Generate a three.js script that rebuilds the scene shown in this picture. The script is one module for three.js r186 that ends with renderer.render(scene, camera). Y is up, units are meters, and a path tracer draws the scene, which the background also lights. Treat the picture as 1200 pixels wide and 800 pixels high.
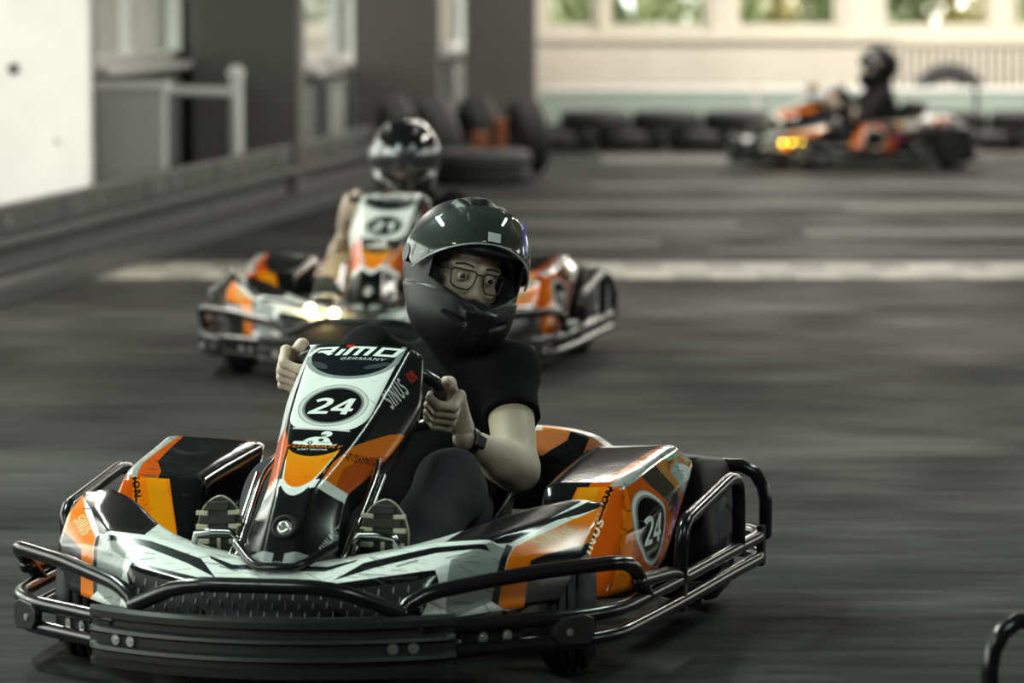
import * as THREE from 'three';
import { mergeGeometries, mergeVertices } from 'three/addons/utils/BufferGeometryUtils.js';
import { RoundedBoxGeometry } from 'three/addons/geometries/RoundedBoxGeometry.js';
import { RectAreaLightUniformsLib } from 'three/addons/lights/RectAreaLightUniformsLib.js';
RectAreaLightUniformsLib.init();

// ------------------------------------------------------------------ camera, sky, lamps, exposure
const scene = new THREE.Scene();
const FOCAL = 5100, HORIZON = -22;                       // in pixels of the 1200 x 800 frame
const camera = new THREE.PerspectiveCamera(2 * Math.atan(400 / FOCAL) * 180 / Math.PI, 1.5, 0.5, 200);
camera.position.set(0, 1.5, 0);
camera.rotation.set(-Math.atan((400 - HORIZON) / FOCAL), 0, 0);
camera.focus = 10.0; camera.userData.fStop = 3.3;
const renderer = new THREE.WebGLRenderer();
renderer.shadowMap.enabled = true;
renderer.toneMapping = THREE.LinearToneMapping;
renderer.toneMappingExposure = 4.2;
scene.background = new THREE.Color(1.0, 0.98, 0.92);     // bright overcast sky
scene.backgroundIntensity = 1.35;
const CEILING = 4.2;
const LAMP_COOL = new THREE.Color(0.80, 1.0, 0.88), LAMP_WARM = new THREE.Color(1.0, 0.95, 0.84);
// ceiling fixtures [x, z, length along x, length along z, radiance, colour]
const LAMPS = [
  [-3.6, -5.0, 0.3, 2.4, 9, LAMP_COOL], [2.6, -4.6, 0.3, 2.4, 8, LAMP_COOL],
  [-2.9, -11.4, 0.3, 2.4, 28, LAMP_COOL], [3.4, -12, 0.3, 2.4, 8, LAMP_COOL],
  [-3.4, -20.0, 0.3, 2.4, 31, LAMP_WARM], [0.7, -20.8, 2.4, 0.3, 9, LAMP_WARM], [4.4, -19, 0.3, 2.4, 14, LAMP_WARM],
  [2.6, -25.5, 0.3, 2.4, 8, LAMP_WARM], [5.2, -28, 0.3, 2.4, 11, LAMP_WARM],
  [1.6, -33, 0.3, 2.4, 14, LAMP_WARM], [3.2, -38.6, 2.4, 0.3, 34, LAMP_WARM], [6.6, -38.6, 2.4, 0.3, 30, LAMP_WARM],
];

// ------------------------------------------------------------------ helpers
const V3 = (x, y, z) => new THREE.Vector3(x, y, z);
let seed = 12345;
const rnd = () => { seed = (seed * 1664525 + 1013904223) >>> 0; return seed / 4294967296; };
const usedNames = {};
const numbered = (n) => { const c = usedNames[n] = (usedNames[n] ?? -1) + 1; return c ? n + '_' + String(c).padStart(3, '0') : n; };
function shadows(o) { o.castShadow = true; o.receiveShadow = true; return o; }
function part(name, geo, mat, parent) { const m = shadows(new THREE.Mesh(geo, mat)); m.name = name; parent.add(m); return m; }
function tag(o, label, category, group) { o.userData.label = label; o.userData.category = category; if (group) o.userData.group = group; return o; }
function thing(name, label, category, group) { const g = new THREE.Group(); g.name = numbered(name); scene.add(g); return tag(g, label, category, group); }
function solo(name, geo, mat, label, category, group) { const m = part(numbered(name), geo, mat, scene); return tag(m, label, category, group); }
function struct(name, geo, mat, parent = scene) { const m = part(parent === scene ? numbered(name) : name, geo, mat, parent); if (parent === scene) m.userData.kind = 'structure'; return m; }
const rgb = (r, g, b) => new THREE.Color().setRGB(r, g, b);
const std = (c, roughness = 0.6, metalness = 0, more = {}) => new THREE.MeshStandardMaterial({ color: Array.isArray(c) ? rgb(...c) : c, roughness, metalness, ...more });
const phys = (c, o = {}) => new THREE.MeshPhysicalMaterial({ color: Array.isArray(c) ? rgb(...c) : c, ...o });
function box(w, h, d, x = 0, y = 0, z = 0) { return new THREE.BoxGeometry(w, h, d).translate(x, y, z); }
function rbox(w, h, d, r, x = 0, y = 0, z = 0) { return new RoundedBoxGeometry(w, h, d, 2, Math.min(r, w / 2.01, h / 2.01, d / 2.01)).translate(x, y, z); }
const clean = (g) => { const o = g.index ? g.toNonIndexed() : g; for (const k of Object.keys(o.attributes)) if (!['position', 'normal', 'uv'].includes(k)) o.deleteAttribute(k); return o; };
const merge = (list) => mergeGeometries(list.map((g) => { const o = clean(g); if (!o.attributes.uv) o.setAttribute('uv', new THREE.BufferAttribute(new Float32Array(o.attributes.position.count * 2), 2)); return o; }));
// tube through a polyline whose corners are rounded
function tube(pts, r, fillet = 0.04, seg = 10, perM = 26) {
  const P = pts.map((p) => V3(...p)), path = new THREE.CurvePath();
  let from = P[0].clone();
  for (let i = 1; i < P.length - 1; i++) {
    const a = P[i - 1], b = P[i], c = P[i + 1], f = Math.min(fillet, a.distanceTo(b) * 0.49, b.distanceTo(c) * 0.49);
    const p = b.clone().add(a.clone().sub(b).setLength(f)), q = b.clone().add(c.clone().sub(b).setLength(f));
    if (from.distanceTo(p) > 1e-5) path.add(new THREE.LineCurve3(from, p));
    path.add(new THREE.QuadraticBezierCurve3(p, b.clone(), q)); from = q;
  }
  path.add(new THREE.LineCurve3(from, P[P.length - 1]));
  const n = Math.max(6, Math.round(path.getLength() * perM));
  const g = new THREE.TubeGeometry(path, n, r, seg, false), caps = [];
  for (const [t, s] of [[0, -1], [1, 1]]) {
    const c = new THREE.SphereGeometry(r, seg, 6), at = path.getPoint(t); c.translate(at.x, at.y, at.z); caps.push(c);
  }
  return merge([g, ...caps]);
}
function cyl(a, b, r, r2 = r, seg = 14) {
  const A = V3(...a), B = V3(...b), d = B.clone().sub(A), g = new THREE.CylinderGeometry(r2, r, d.length(), seg);
  g.applyQuaternion(new THREE.Quaternion().setFromUnitVectors(V3(0, 1, 0), d.clone().normalize()));
  const m = A.add(B).multiplyScalar(0.5); return g.translate(m.x, m.y, m.z);
}
const mirrorX = (g) => { const o = clean(g.clone()); o.scale(-1, 1, 1); const p = o.attributes.position, nrm = o.attributes.normal, uv = o.attributes.uv;
  for (let i = 0; i < p.count; i += 3) for (const at of [p, nrm, uv]) { if (!at) continue; for (let k = 0; k < at.itemSize; k++) { const t = at.array[(i + 1) * at.itemSize + k]; at.array[(i + 1) * at.itemSize + k] = at.array[(i + 2) * at.itemSize + k]; at.array[(i + 2) * at.itemSize + k] = t; } }
  return o; };
// Catmull-Clark subdivision: edges bent by more than `bend` degrees stay sharp for `sharp` levels, then round off
function subdivide(V, F, sharp = 2, levels = 3, bend = 20) {
  const sub = (a, b) => [a[0] - b[0], a[1] - b[1], a[2] - b[2]], len = (a) => Math.hypot(...a);
  const norm = (f) => { let n = [0, 0, 0]; for (let i = 0; i < f.length; i++) { const a = V[f[i]], b = V[f[(i + 1) % f.length]]; n[0] += (a[1] - b[1]) * (a[2] + b[2]); n[1] += (a[2] - b[2]) * (a[0] + b[0]); n[2] += (a[0] - b[0]) * (a[1] + b[1]); } const l = len(n) || 1; return n.map((x) => x / l); };
  const key = (a, b) => a < b ? a * 1e6 + b : b * 1e6 + a;
  let crease = new Map();
  { const N = F.map(norm), E = new Map();
    F.forEach((f, i) => f.forEach((a, j) => { const k = key(a, f[(j + 1) % f.length]); (E.get(k) ?? E.set(k, []).get(k)).push(i); }));
    for (const [k, l] of E) if (l.length === 2 && N[l[0]][0] * N[l[1]][0] + N[l[0]][1] * N[l[1]][1] + N[l[0]][2] * N[l[1]][2] < Math.cos(bend * Math.PI / 180)) crease.set(k, sharp); }
  for (let L = 0; L < levels; L++) {
    const E = new Map(), mean = (ids, src) => { const o = [0, 0, 0]; for (const i of ids) for (let k = 0; k < 3; k++) o[k] += src[i][k]; return o.map((x) => x / ids.length); };
    const fp = F.map((f) => mean(f, V)), vf = V.map(() => []), ve = V.map(() => []);
    F.forEach((f, i) => f.forEach((a, j) => { vf[a].push(i); const b = f[(j + 1) % f.length], k = key(a, b); let e = E.get(k); if (!e) { E.set(k, e = { a, b, f: [], id: 0 }); ve[a].push(e); ve[b].push(e); } e.f.push(i); }));
    const NV = [], isSharp = (e) => e.f.length < 2 || (crease.get(key(e.a, e.b)) ?? 0) > 0;
    V.forEach((v, i) => {
      const s = ve[i].filter(isSharp), n = vf[i].length;
      if (!n) return NV.push(v.slice());
      if (s.length > 2 || (s.length === 2 && n === 1)) NV.push(v.slice());
      else if (s.length === 2) { const p = V[s[0].a === i ? s[0].b : s[0].a], q = V[s[1].a === i ? s[1].b : s[1].a]; NV.push(v.map((x, k) => (p[k] + 6 * x + q[k]) / 8)); }
      else { const Q = mean(vf[i], fp), R = mean(ve[i].map((_, k) => k), ve[i].map((e) => mean([e.a, e.b], V))); NV.push(v.map((x, k) => (Q[k] + 2 * R[k] + (n - 3) * x) / n)); }
    });
    const F0 = NV.length; fp.forEach((p) => NV.push(p));
    for (const e of E.values()) { e.id = NV.length; const m = mean([e.a, e.b], V); NV.push(isSharp(e) ? m : m.map((x, k) => (x * 2 + fp[e.f[0]][k] + fp[e.f[1]][k]) / 4)); }
    const NF = [], NC = new Map();
    F.forEach((f, i) => f.forEach((a, j) => { const b = f[(j + 1) % f.length], z = f[(j + f.length - 1) % f.length]; NF.push([a, E.get(key(a, b)).id, F0 + i, E.get(key(z, a)).id]); }));
    for (const e of E.values()) { const c = (crease.get(key(e.a, e.b)) ?? 0) - 1; if (c > 0) { NC.set(key(e.a, e.id), c); NC.set(key(e.b, e.id), c); } }
    V = NV; F = NF; crease = NC;
  }
  const g = new THREE.BufferGeometry(); g.setAttribute('position', new THREE.Float32BufferAttribute(V.flat(), 3));
  g.setIndex(F.flatMap((f) => [f[0], f[1], f[2], f[0], f[2], f[3]])); g.computeVertexNormals(); return g;
}
// gives an open sheet a thickness inwards
function solidify(g, t) {
  const p = g.attributes.position, n = g.attributes.normal, c = p.count, P = [...p.array], ix = [...g.index.array], count = new Map(), I = [];
  for (let i = 0; i < c; i++) P.push(p.getX(i) - n.getX(i) * t, p.getY(i) - n.getY(i) * t, p.getZ(i) - n.getZ(i) * t);
  for (let i = 0; i < ix.length; i += 3) for (let k = 0; k < 3; k++) { const a = ix[i + k], b = ix[i + (k + 1) % 3]; count.set(a + '_' + b, [a, b]); }
  for (let i = 0; i < ix.length; i += 3) I.push(ix[i], ix[i + 1], ix[i + 2], ix[i] + c, ix[i + 2] + c, ix[i + 1] + c);
  for (const [a, b] of count.values()) if (!count.has(b + '_' + a)) I.push(b, a, a + c, b, a + c, b + c);
  const o = new THREE.BufferGeometry(); o.setAttribute('position', new THREE.Float32BufferAttribute(P, 3)); o.setIndex(I); o.computeVertexNormals(); return o;
}
const flip = (F) => F.map((f) => f.slice().reverse());
// grid cage: rows of points -> faces
function gridFaces(rows, cols, closed = false) { const F = []; for (let r = 0; r < rows - 1; r++) for (let c = 0; c < (closed ? cols : cols - 1); c++) F.push([r * cols + c, r * cols + (c + 1) % cols, (r + 1) * cols + (c + 1) % cols, (r + 1) * cols + c]); return F; }
// naive surface nets: meshes the zero level of a signed distance function
function surfaceNets(sdf, lo, hi, cell) {
  const N = [0, 1, 2].map((k) => Math.ceil((hi[k] - lo[k]) / cell) + 1), [nx, ny, nz] = N, D = new Float32Array(nx * ny * nz);
  for (let k = 0, i = 0; k < nz; k++) for (let j = 0; j < ny; j++) for (let h = 0; h < nx; h++) D[i++] = sdf(lo[0] + h * cell, lo[1] + j * cell, lo[2] + k * cell);
  const at = (h, j, k) => h + nx * (j + ny * k), id = new Int32Array(D.length).fill(-1), P = [], I = [];
  for (let k = 0; k < nz - 1; k++) for (let j = 0; j < ny - 1; j++) for (let h = 0; h < nx - 1; h++) {
    let n = 0, sx = 0, sy = 0, sz = 0;
    for (let e = 0; e < 12; e++) {
      const ax = e >> 2, u = e & 1, v = (e >> 1) & 1, a = [0, 0, 0]; a[(ax + 1) % 3] = u; a[(ax + 2) % 3] = v; const b = a.slice(); b[ax] = 1;
      const da = D[at(h + a[0], j + a[1], k + a[2])], db = D[at(h + b[0], j + b[1], k + b[2])];
      if ((da < 0) !== (db < 0)) { const t = da / (da - db); n++; sx += a[0] + t * (b[0] - a[0]); sy += a[1] + t * (b[1] - a[1]); sz += a[2] + t * (b[2] - a[2]); }
    }
    if (n) { id[at(h, j, k)] = P.length / 3; P.push(lo[0] + (h + sx / n) * cell, lo[1] + (j + sy / n) * cell, lo[2] + (k + sz / n) * cell); }
  }
  for (let k = 1; k < nz - 1; k++) for (let j = 1; j < ny - 1; j++) for (let h = 1; h < nx - 1; h++) {
    const d0 = D[at(h, j, k)];
    for (let ax = 0; ax < 3; ax++) {
      const b = [h, j, k]; b[ax]++; const d1 = D[at(...b)]; if ((d0 < 0) === (d1 < 0)) continue;
      const q = [[0, 0], [1, 0], [1, 1], [0, 1]].map(([u, v]) => { const c = [h, j, k]; c[(ax + 1) % 3] -= u; c[(ax + 2) % 3] -= v; return id[at(...c)]; });
      if (d0 < 0) I.push(q[0], q[2], q[1], q[0], q[3], q[2]); else I.push(q[0], q[1], q[2], q[0], q[2], q[3]);
    }
  }
  for (let i = 0; i < I.length; i += 3) { const t = I[i + 1]; I[i + 1] = I[i + 2]; I[i + 2] = t; }
  const g = new THREE.BufferGeometry(); g.setAttribute('position', new THREE.Float32BufferAttribute(P, 3)); g.setIndex(I); g.computeVertexNormals();
  g.setAttribute('uv', new THREE.Float32BufferAttribute(new Float32Array(P.length / 3 * 2), 2)); return g;
}
const smin = (a, b, k) => { const h = Math.max(k - Math.abs(a - b), 0) / k; return Math.min(a, b) - h * h * k * 0.25; };
const smax = (a, b, k) => -smin(-a, -b, k);
function capsule(px, py, pz, A, B, ra, rb) {
  const bx = B[0] - A[0], by = B[1] - A[1], bz = B[2] - A[2], ax = px - A[0], ay = py - A[1], az = pz - A[2];
  const t = Math.min(1, Math.max(0, (ax * bx + ay * by + az * bz) / (bx * bx + by * by + bz * bz + 1e-9)));
  return Math.hypot(ax - bx * t, ay - by * t, az - bz * t) - (ra + (rb - ra) * t);
}
const ellip = (x, y, z, cx, cy, cz, rx, ry, rz) => { const a = (x - cx) / rx, b = (y - cy) / ry, c = (z - cz) / rz, k0 = Math.hypot(a, b, c), k1 = Math.hypot(a / rx, b / ry, c / rz); return k1 < 1e-6 ? -Math.min(rx, ry, rz) : k0 * (k0 - 1) / k1; };
// periodic value noise
function lattice(n, s) { const a = new Float32Array(n * n); let q = s; for (let i = 0; i < a.length; i++) { q = (q * 1664525 + 1013904223) >>> 0; a[i] = q / 4294967296; } return a; }
const LAT = lattice(256, 77);
function vnoise(x, y, px, py) { // periods px, py
  const xi = Math.floor(x), yi = Math.floor(y), fx = x - xi, fy = y - yi, u = fx * fx * (3 - 2 * fx), v = fy * fy * (3 - 2 * fy);
  const w = (a, p) => ((a % p) + p) % p, g = (a, b) => LAT[(w(a, px) & 255) + 256 * (w(b, py) & 255)];
  return (g(xi, yi) * (1 - u) + g(xi + 1, yi) * u) * (1 - v) + (g(xi, yi + 1) * (1 - u) + g(xi + 1, yi + 1) * u) * v;
}
function dataTex(w, h, fn, srgb) { // fn(u, v) -> [r, g, b] 0..1
  const d = new Uint8Array(w * h * 4);
  for (let j = 0; j < h; j++) for (let i = 0; i < w; i++) { const c = fn(i / w, j / h), o = (j * w + i) * 4; d[o] = c[0] * 255; d[o + 1] = c[1] * 255; d[o + 2] = c[2] * 255; d[o + 3] = 255; }
  const t = new THREE.DataTexture(d, w, h); t.wrapS = t.wrapT = THREE.RepeatWrapping; t.magFilter = THREE.LinearFilter; t.minFilter = THREE.LinearMipmapLinearFilter; t.generateMipmaps = true;
  if (srgb) t.colorSpace = THREE.SRGBColorSpace; t.needsUpdate = true; return t;
}
// box-projected uv in metres
function boxUV(g, s = 1) { const o = clean(g), p = o.attributes.position, n = o.attributes.normal, uv = new Float32Array(p.count * 2);
  for (let i = 0; i < p.count; i++) { const ax = Math.abs(n.getX(i)), ay = Math.abs(n.getY(i)), az = Math.abs(n.getZ(i)); const [a, b] = ay >= ax && ay >= az ? [p.getX(i), p.getZ(i)] : ax > az ? [p.getZ(i), p.getY(i)] : [p.getX(i), p.getY(i)]; uv[2 * i] = a / s; uv[2 * i + 1] = b / s; }
  o.setAttribute('uv', new THREE.BufferAttribute(uv, 2)); return o; }

// ------------------------------------------------------------------ printed graphics
class Print { // a canvas with named fields, each drawn in metres
  constructor(w, h) { this.w = w; this.h = h; this.c = document.createElement('canvas'); this.c.width = w; this.c.height = h; this.x = this.c.getContext('2d'); this.f = {}; }
  field(name, x, y, w, h, u0, u1, v0, v1, draw) {
    const c = this.x; this.f[name] = { x, y, w, h, u0, u1, v0, v1 };
    c.save(); c.beginPath(); c.rect(x, y, w, h); c.clip();
    c.setTransform(w / (u1 - u0), 0, 0, -h / (v1 - v0), x - u0 * w / (u1 - u0), y + h + v0 * h / (v1 - v0));
    draw(c); c.restore();
  }
  uv(name, a, b) { const f = this.f[name], s = Math.min(0.998, Math.max(0.002, (a - f.u0) / (f.u1 - f.u0))), t = Math.min(0.998, Math.max(0.002, (b - f.v0) / (f.v1 - f.v0))); return [(f.x + s * f.w) / this.w, 1 - (f.y + (1 - t) * f.h) / this.h]; }
  texture() { const t = new THREE.CanvasTexture(this.c); t.colorSpace = THREE.SRGBColorSpace; t.magFilter = THREE.LinearFilter; t.anisotropy = 8; return t; }
}
function poly(c, pts, fill) { c.beginPath(); pts.forEach(([x, y], i) => i ? c.lineTo(x, y) : c.moveTo(x, y)); c.closePath(); c.fillStyle = fill; c.fill(); }
function mirrored(c, pts, fill) { poly(c, pts, fill); poly(c, pts.map(([x, y]) => [-x, y]), fill); }
function oval(c, x, y, rx, ry, fill, rot = 0) { c.beginPath(); c.ellipse(x, y, rx, ry, rot, 0, Math.PI * 2); c.fillStyle = fill; c.fill(); }
function words(c, s, x, y, size, fill, { rot = 0, slant = 0, stretch = 1, font = 'bold', flipX = 1, align = 'center' } = {}) {
  c.save(); c.translate(x, y); c.rotate(rot); c.transform(1, 0, slant, 1, 0, 0); c.scale(size / 100 * stretch * flipX, -size / 100);
  c.font = font + ' 100px sans-serif'; c.textAlign = align; c.textBaseline = 'middle'; c.fillStyle = fill; c.fillText(s, 0, 0); c.restore();
}
function scuffs(c, n, u0, u1, v0, v1, size, cols) { for (let i = 0; i < n; i++) { c.save(); c.translate(u0 + rnd() * (u1 - u0), v0 + rnd() * (v1 - v0)); c.rotate((rnd() - 0.5) * 1.6); c.globalAlpha = 0.15 + 0.5 * rnd(); const l = size * (0.2 + rnd()); c.fillStyle = cols[Math.floor(rnd() * cols.length)]; c.fillRect(0, 0, l, l * (0.03 + 0.12 * rnd())); c.restore(); } }
function badge(c, x, y, rx, ry, num, o = {}) { oval(c, x, y, rx, ry, '#8d9290'); oval(c, x, y, rx * 0.97, ry * 0.97, '#c9cecb'); oval(c, x, y, rx * 0.87, ry * 0.87, '#77797a'); oval(c, x, y, rx * 0.8, ry * 0.8, '#0d0f10'); if (num) words(c, num, x, y - 0.003, ry * 1.05, '#e6eae6', { slant: 0.14, stretch: rx / ry * 1.12, ...o }); }
// uv by the way a face points; pick(nx, ny, nz) -> [field, axis function]
function printUV(g, print, pick) {
  const o = g.index ? g.toNonIndexed() : g, p = o.attributes.position, uv = new Float32Array(p.count * 2), a = V3(), b = V3(), c = V3(), n = V3();
  for (let i = 0; i < p.count; i += 3) {
    a.fromBufferAttribute(p, i); b.fromBufferAttribute(p, i + 1); c.fromBufferAttribute(p, i + 2); n.copy(b).sub(a).cross(c.clone().sub(a)).normalize();
    const [f, fn] = pick(n, a.clone().add(b).add(c).divideScalar(3));
    [a, b, c].forEach((q, k) => { const t = print.uv(f, ...fn(q)); uv[(i + k) * 2] = t[0]; uv[(i + k) * 2 + 1] = t[1]; });
  }
  o.setAttribute('uv', new THREE.BufferAttribute(uv, 2)); return o;
}

// ------------------------------------------------------------------ surfaces
const asphaltTex = (() => { // dark rubbered track with streaks that run across the view
  const N = 2048, mk = (u, v, rough) => {
    const wv = v + 0.004 * Math.sin(u * 12.566) + 0.01 * vnoise(u * 4, v * 4, 4, 4), s1 = vnoise(u * 20, wv * 90, 20, 90), s2 = vnoise(u * 60 + 3, wv * 150, 60, 150), s3 = vnoise(u * 17, wv * 15 + 7, 17, 15), s4 = vnoise(u * 6 + 1, wv * 6 + 5, 6, 6), g = vnoise(u * 250, v * 250, 250, 250), g2 = LAT[(Math.floor(u * 2048) * 31 + Math.floor(v * 2048) * 17 * 13) & 65535];
    const dash = Math.max(0, vnoise(u * 9, v * 60 + 11, 9, 60) - 0.72) * 2.2;
    const m = 0.5 + 1.0 * (0.2 * s1 + 0.12 * s2 + 0.34 * s3 + 0.34 * s4 - 0.5);
    if (rough) { const r = 0.74 - 0.5 * (m - 0.5) + 0.08 * (g - 0.5) + 0.1 * dash; return [r, r, r]; }
    const k = 0.178 + 0.19 * (m - 0.5) + 0.045 * (g - 0.5) + 0.03 * (g2 - 0.5) - 0.09 * dash;
    return [k * 0.99, k * 1.0, k * 0.985];
  };
  return { map: dataTex(N, N, (u, v) => mk(u, v, false), true), rough: dataTex(1024, 1024, (u, v) => mk(u, v, true)) };
})();
const M = {
  floor: phys(0xffffff, { roughness: 1, specularIntensity: 0.11, map: asphaltTex.map, roughnessMap: asphaltTex.rough }),
  plaster: std([0.82, 0.80, 0.74], 0.85), cream: std([0.74, 0.68, 0.59], 0.7), white: std([0.86, 0.86, 0.83], 0.75), pillar: std([0.115, 0.11, 0.107], 0.75),
  ceiling: std([0.09, 0.09, 0.09], 0.9), frame: std([0.72, 0.66, 0.56], 0.45), whiteFrame: std([0.78, 0.79, 0.76], 0.4), greywall: std([0.22, 0.23, 0.23], 0.7), cabinet: std([0.46, 0.48, 0.47], 0.5),
  plank: std([0.032, 0.033, 0.035], 0.5), kerb: std([0.06, 0.062, 0.062], 0.6), rubber: std([0.022, 0.022, 0.024], 0.7), rubberGrey: std([0.075, 0.075, 0.078], 0.75), bolt: std([0.75, 0.75, 0.76], 0.3, 1),
  glass: phys([0.97, 1, 0.98], { roughness: 0.02, transmission: 1, thickness: 0, ior: 1.5 }), greenBoard: std([0.36, 0.43, 0.38], 0.45),
  tubeWhite: std([0.85, 0.86, 0.86], 0.4), orangePlastic: std([0.20, 0.05, 0.012], 0.5), concrete: std([0.3, 0.3, 0.29], 0.9),
};
{ // mottling for painted walls
  const t = dataTex(512, 512, (u, v) => { const n = 0.5 * vnoise(u * 5, v * 5, 5, 5) + 0.3 * vnoise(u * 23, v * 23, 23, 23) + 0.2 * vnoise(u * 120, v * 120, 120, 120), k = 0.9 + 0.1 * n; return [k, k, k]; }, true);
  for (const k of ['plaster', 'cream', 'white', 'pillar', 'ceiling', 'greywall', 'kerb', 'plank']) M[k].map = t;
}
// ------------------------------------------------------------------ floor, ceiling, walls
const X0 = -7, X1 = 14, Z0 = -42, Z1 = 7;
struct('floor', (() => { const g = boxUV(box(X1 - X0 + 4, 0.2, Z1 - Z0 + 2, (X0 + X1) / 2, -0.1, (Z0 + Z1) / 2), 6); return g; })(), M.floor);
const floorObj = scene.getObjectByName('floor');
struct('ceiling', box(X1 - X0 + 1, 0.2, Z1 - Z0 + 1, (X0 + X1) / 2, CEILING + 0.1, (Z0 + Z1) / 2), M.ceiling);
struct('wall_front', box(X1 - X0 + 1, CEILING, 0.3, (X0 + X1) / 2, CEILING / 2, Z1 + 0.15), M.rubberGrey);
// windows: a frame with a pane, in a wall that runs along `dir` from `origin`
let windowCount = 0;
function windowUnit(o, dirAngle, w, y0, y1, mat, mullion) {
  const g = new THREE.Group(); windowCount++; g.name = 'window_' + windowCount; g.userData.kind = 'structure'; scene.add(g); g.position.set(...o); g.rotation.y = dirAngle;
  const t = 0.07, h = y1 - y0;
  part('window_frame', merge([box(w, t, 0.1, 0, y0 + t / 2, 0), box(w, t, 0.1, 0, y1 - t / 2, 0), box(t, h - 2 * t, 0.1, -w / 2 + t / 2, (y0 + y1) / 2, 0), box(t, h - 2 * t, 0.1, w / 2 - t / 2, (y0 + y1) / 2, 0)]), mat, g);
  if (mullion) part('mullion', box(t, h - 2 * t, 0.08, mullion, (y0 + y1) / 2, 0), mat, g);
  part('pane', box(w - 2 * t, h - 2 * t, 0.006, 0, (y0 + y1) / 2, 0), M.glass, g);
  part('window_sill', box(w + 0.06, 0.04, 0.22, 0, y0 - 0.02, 0.08), mat, g);
  return g;
}
// a straight wall with window openings, built as one wall mesh round the openings
function windowWall(name, A, B, th, openings, mat, fmat, y0 = 0, y1 = CEILING) {
  const d = V3(B[0] - A[0], 0, B[1] - A[1]), L = d.length(), ang = Math.atan2(-d.z, d.x), list = []; let s = 0;
  const add = (a, b, h0, h1) => { if (b - a > 1e-3 && h1 - h0 > 1e-3) list.push(box(b - a, h1 - h0, th, (a + b) / 2, (h0 + h1) / 2, 0)); };
  for (const [a, b, h0, h1] of openings) { add(s, a, y0, y1); add(a, b, y0, h0); add(a, b, h1, y1); s = b; }
  add(s, L, y0, y1);
  const m = struct(name, boxUV(merge(list), 3), mat); m.position.set(A[0], 0, A[1]); m.rotation.y = ang;
  for (const [a, b, h0, h1, mu] of openings) { const k = (a + b) / 2 / L; windowUnit([A[0] + d.x * k, 0, A[1] + d.z * k], ang, b - a, h0, h1, fmat, mu); }
  return m;
}
// back wall
const backWin = [[0.34, 0.80], [0.93, 1.88], [2.16, 3.13], [3.56, 4.60], [4.82, 5.8], [6.1, 7.1], [7.5, 8.5], [8.8, 9.8], [10.2, 11.2], [11.6, 12.6]];
windowWall('wall_back', [X0 - 0.2, Z0], [X1 + 0.2, Z0], 0.28, backWin.map(([a, b]) => [a - X0 + 0.2 - 0.04, b - X0 + 0.2 + 0.04, 1.02, 2.75]), M.cream, M.frame);
struct('trim_1', box(X1 - 0.1, 0.05, 0.06, (X1 + 0.1) / 2, 0.955, Z0 + 0.17), M.frame);
// right wall with windows out of view, left walls
windowWall('wall_right', [X1, Z0], [X1, Z1], 0.28, [8, 16, 24, 32].map((s) => [s, s + 4, 1.1, 2.9, 0]), M.plaster, M.whiteFrame);
windowWall('wall_left', [-7, Z1], [-7, -24.2], 0.28, [[8.5, 12.2, 0.8, 3.6, 0], [12.5, 16.2, 0.8, 3.6, 0], [16.5, 20.2, 0.8, 3.6, 0], [20.5, 24.2, 0.8, 3.6, 0], [25.6, 30.6, 0.25, 3.6, 0]], M.plaster, M.whiteFrame);
struct('wall_partition', boxUV(box(4.62, CEILING, 0.25, -4.69, CEILING / 2, -24.62), 3), M.white);
const wl = (d) => [-3.0 + 0.15 * (d - 24.5), -d], wlS = Math.hypot(1, 0.15);
windowWall('wall_side', wl(24.6), wl(42.0), 0.2, [[26.8, 29.4, 0.97, 3.0, -0.1], [33.3, 35.9, 0.83, 3.0, 0.35], [39.5, 41.5, 0.86, 3.0, 0]].map(([a, b, h0, h1, m]) => [(a - 24.6) * wlS, (b - 24.6) * wlS, h0, h1, m]), M.greywall, M.whiteFrame);
// mounting holes in the white partition
for (const [x, y, r] of [[-2.80, 1.01, 0.032], [-2.96, 0.62, 0.02], [-2.56, 0.6, 0.012]]) part('mounting_hole', new THREE.CylinderGeometry(r, r, 0.012, 14).rotateX(Math.PI / 2).translate(x, y, -24.49), M.rubber, scene.getObjectByName('wall_partition'));
// pillars between the side windows
for (const [x0, x1, d] of [[-2.13, -1.42, 29], [-1.25, -0.575, 34.3], [-0.43, 0.22, 39.5]]) {
  const p = struct('wall_pillar', boxUV(rbox(x1 - x0, CEILING, 0.5, 0.02, 0, CEILING / 2, 0), 3), M.pillar); p.position.set((x0 + x1) / 2, 0, -d - 0.25);
}
// radiator niches under the side windows: a pale panel radiator under the second and third
function radiator(x, z, turn, w, h, y0, n, label, mat) {
  const t = thing('radiator', label, 'radiator'); t.position.set(x, 0, z); t.rotation.y = turn;
  part('back_plate', box(w, h, 0.03, 0, y0 + h / 2, -0.03), M.greywall, t); part('top_grille', rbox(w, 0.03, 0.1, 0.008, 0, y0 + h + 0.012, 0), mat, t);
  for (let i = 0; i < n; i++) part('fin', rbox(w / n * 0.62, h - 0.04, 0.05, 0.012, -w / 2 + (i + 0.5) * w / n, y0 + h / 2, 0.015), mat, t);
  for (const s of [-1, 1]) part('foot', box(0.04, y0, 0.06, s * w * 0.4, y0 / 2, -0.02), mat, t);
}
radiator(4.75, Z0 + 0.26, 0, 2.1, 0.52, 0.36, 26, 'long cream radiator with upright fins under the tree-lined windows', M.frame);
radiator(wl(34.2)[0] + 0.17, wl(34.2)[1], Math.PI / 2 - 0.149, 0.9, 0.52, 0.18, 12, 'pale grey radiator between two dark pillars', M.cabinet);
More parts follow.
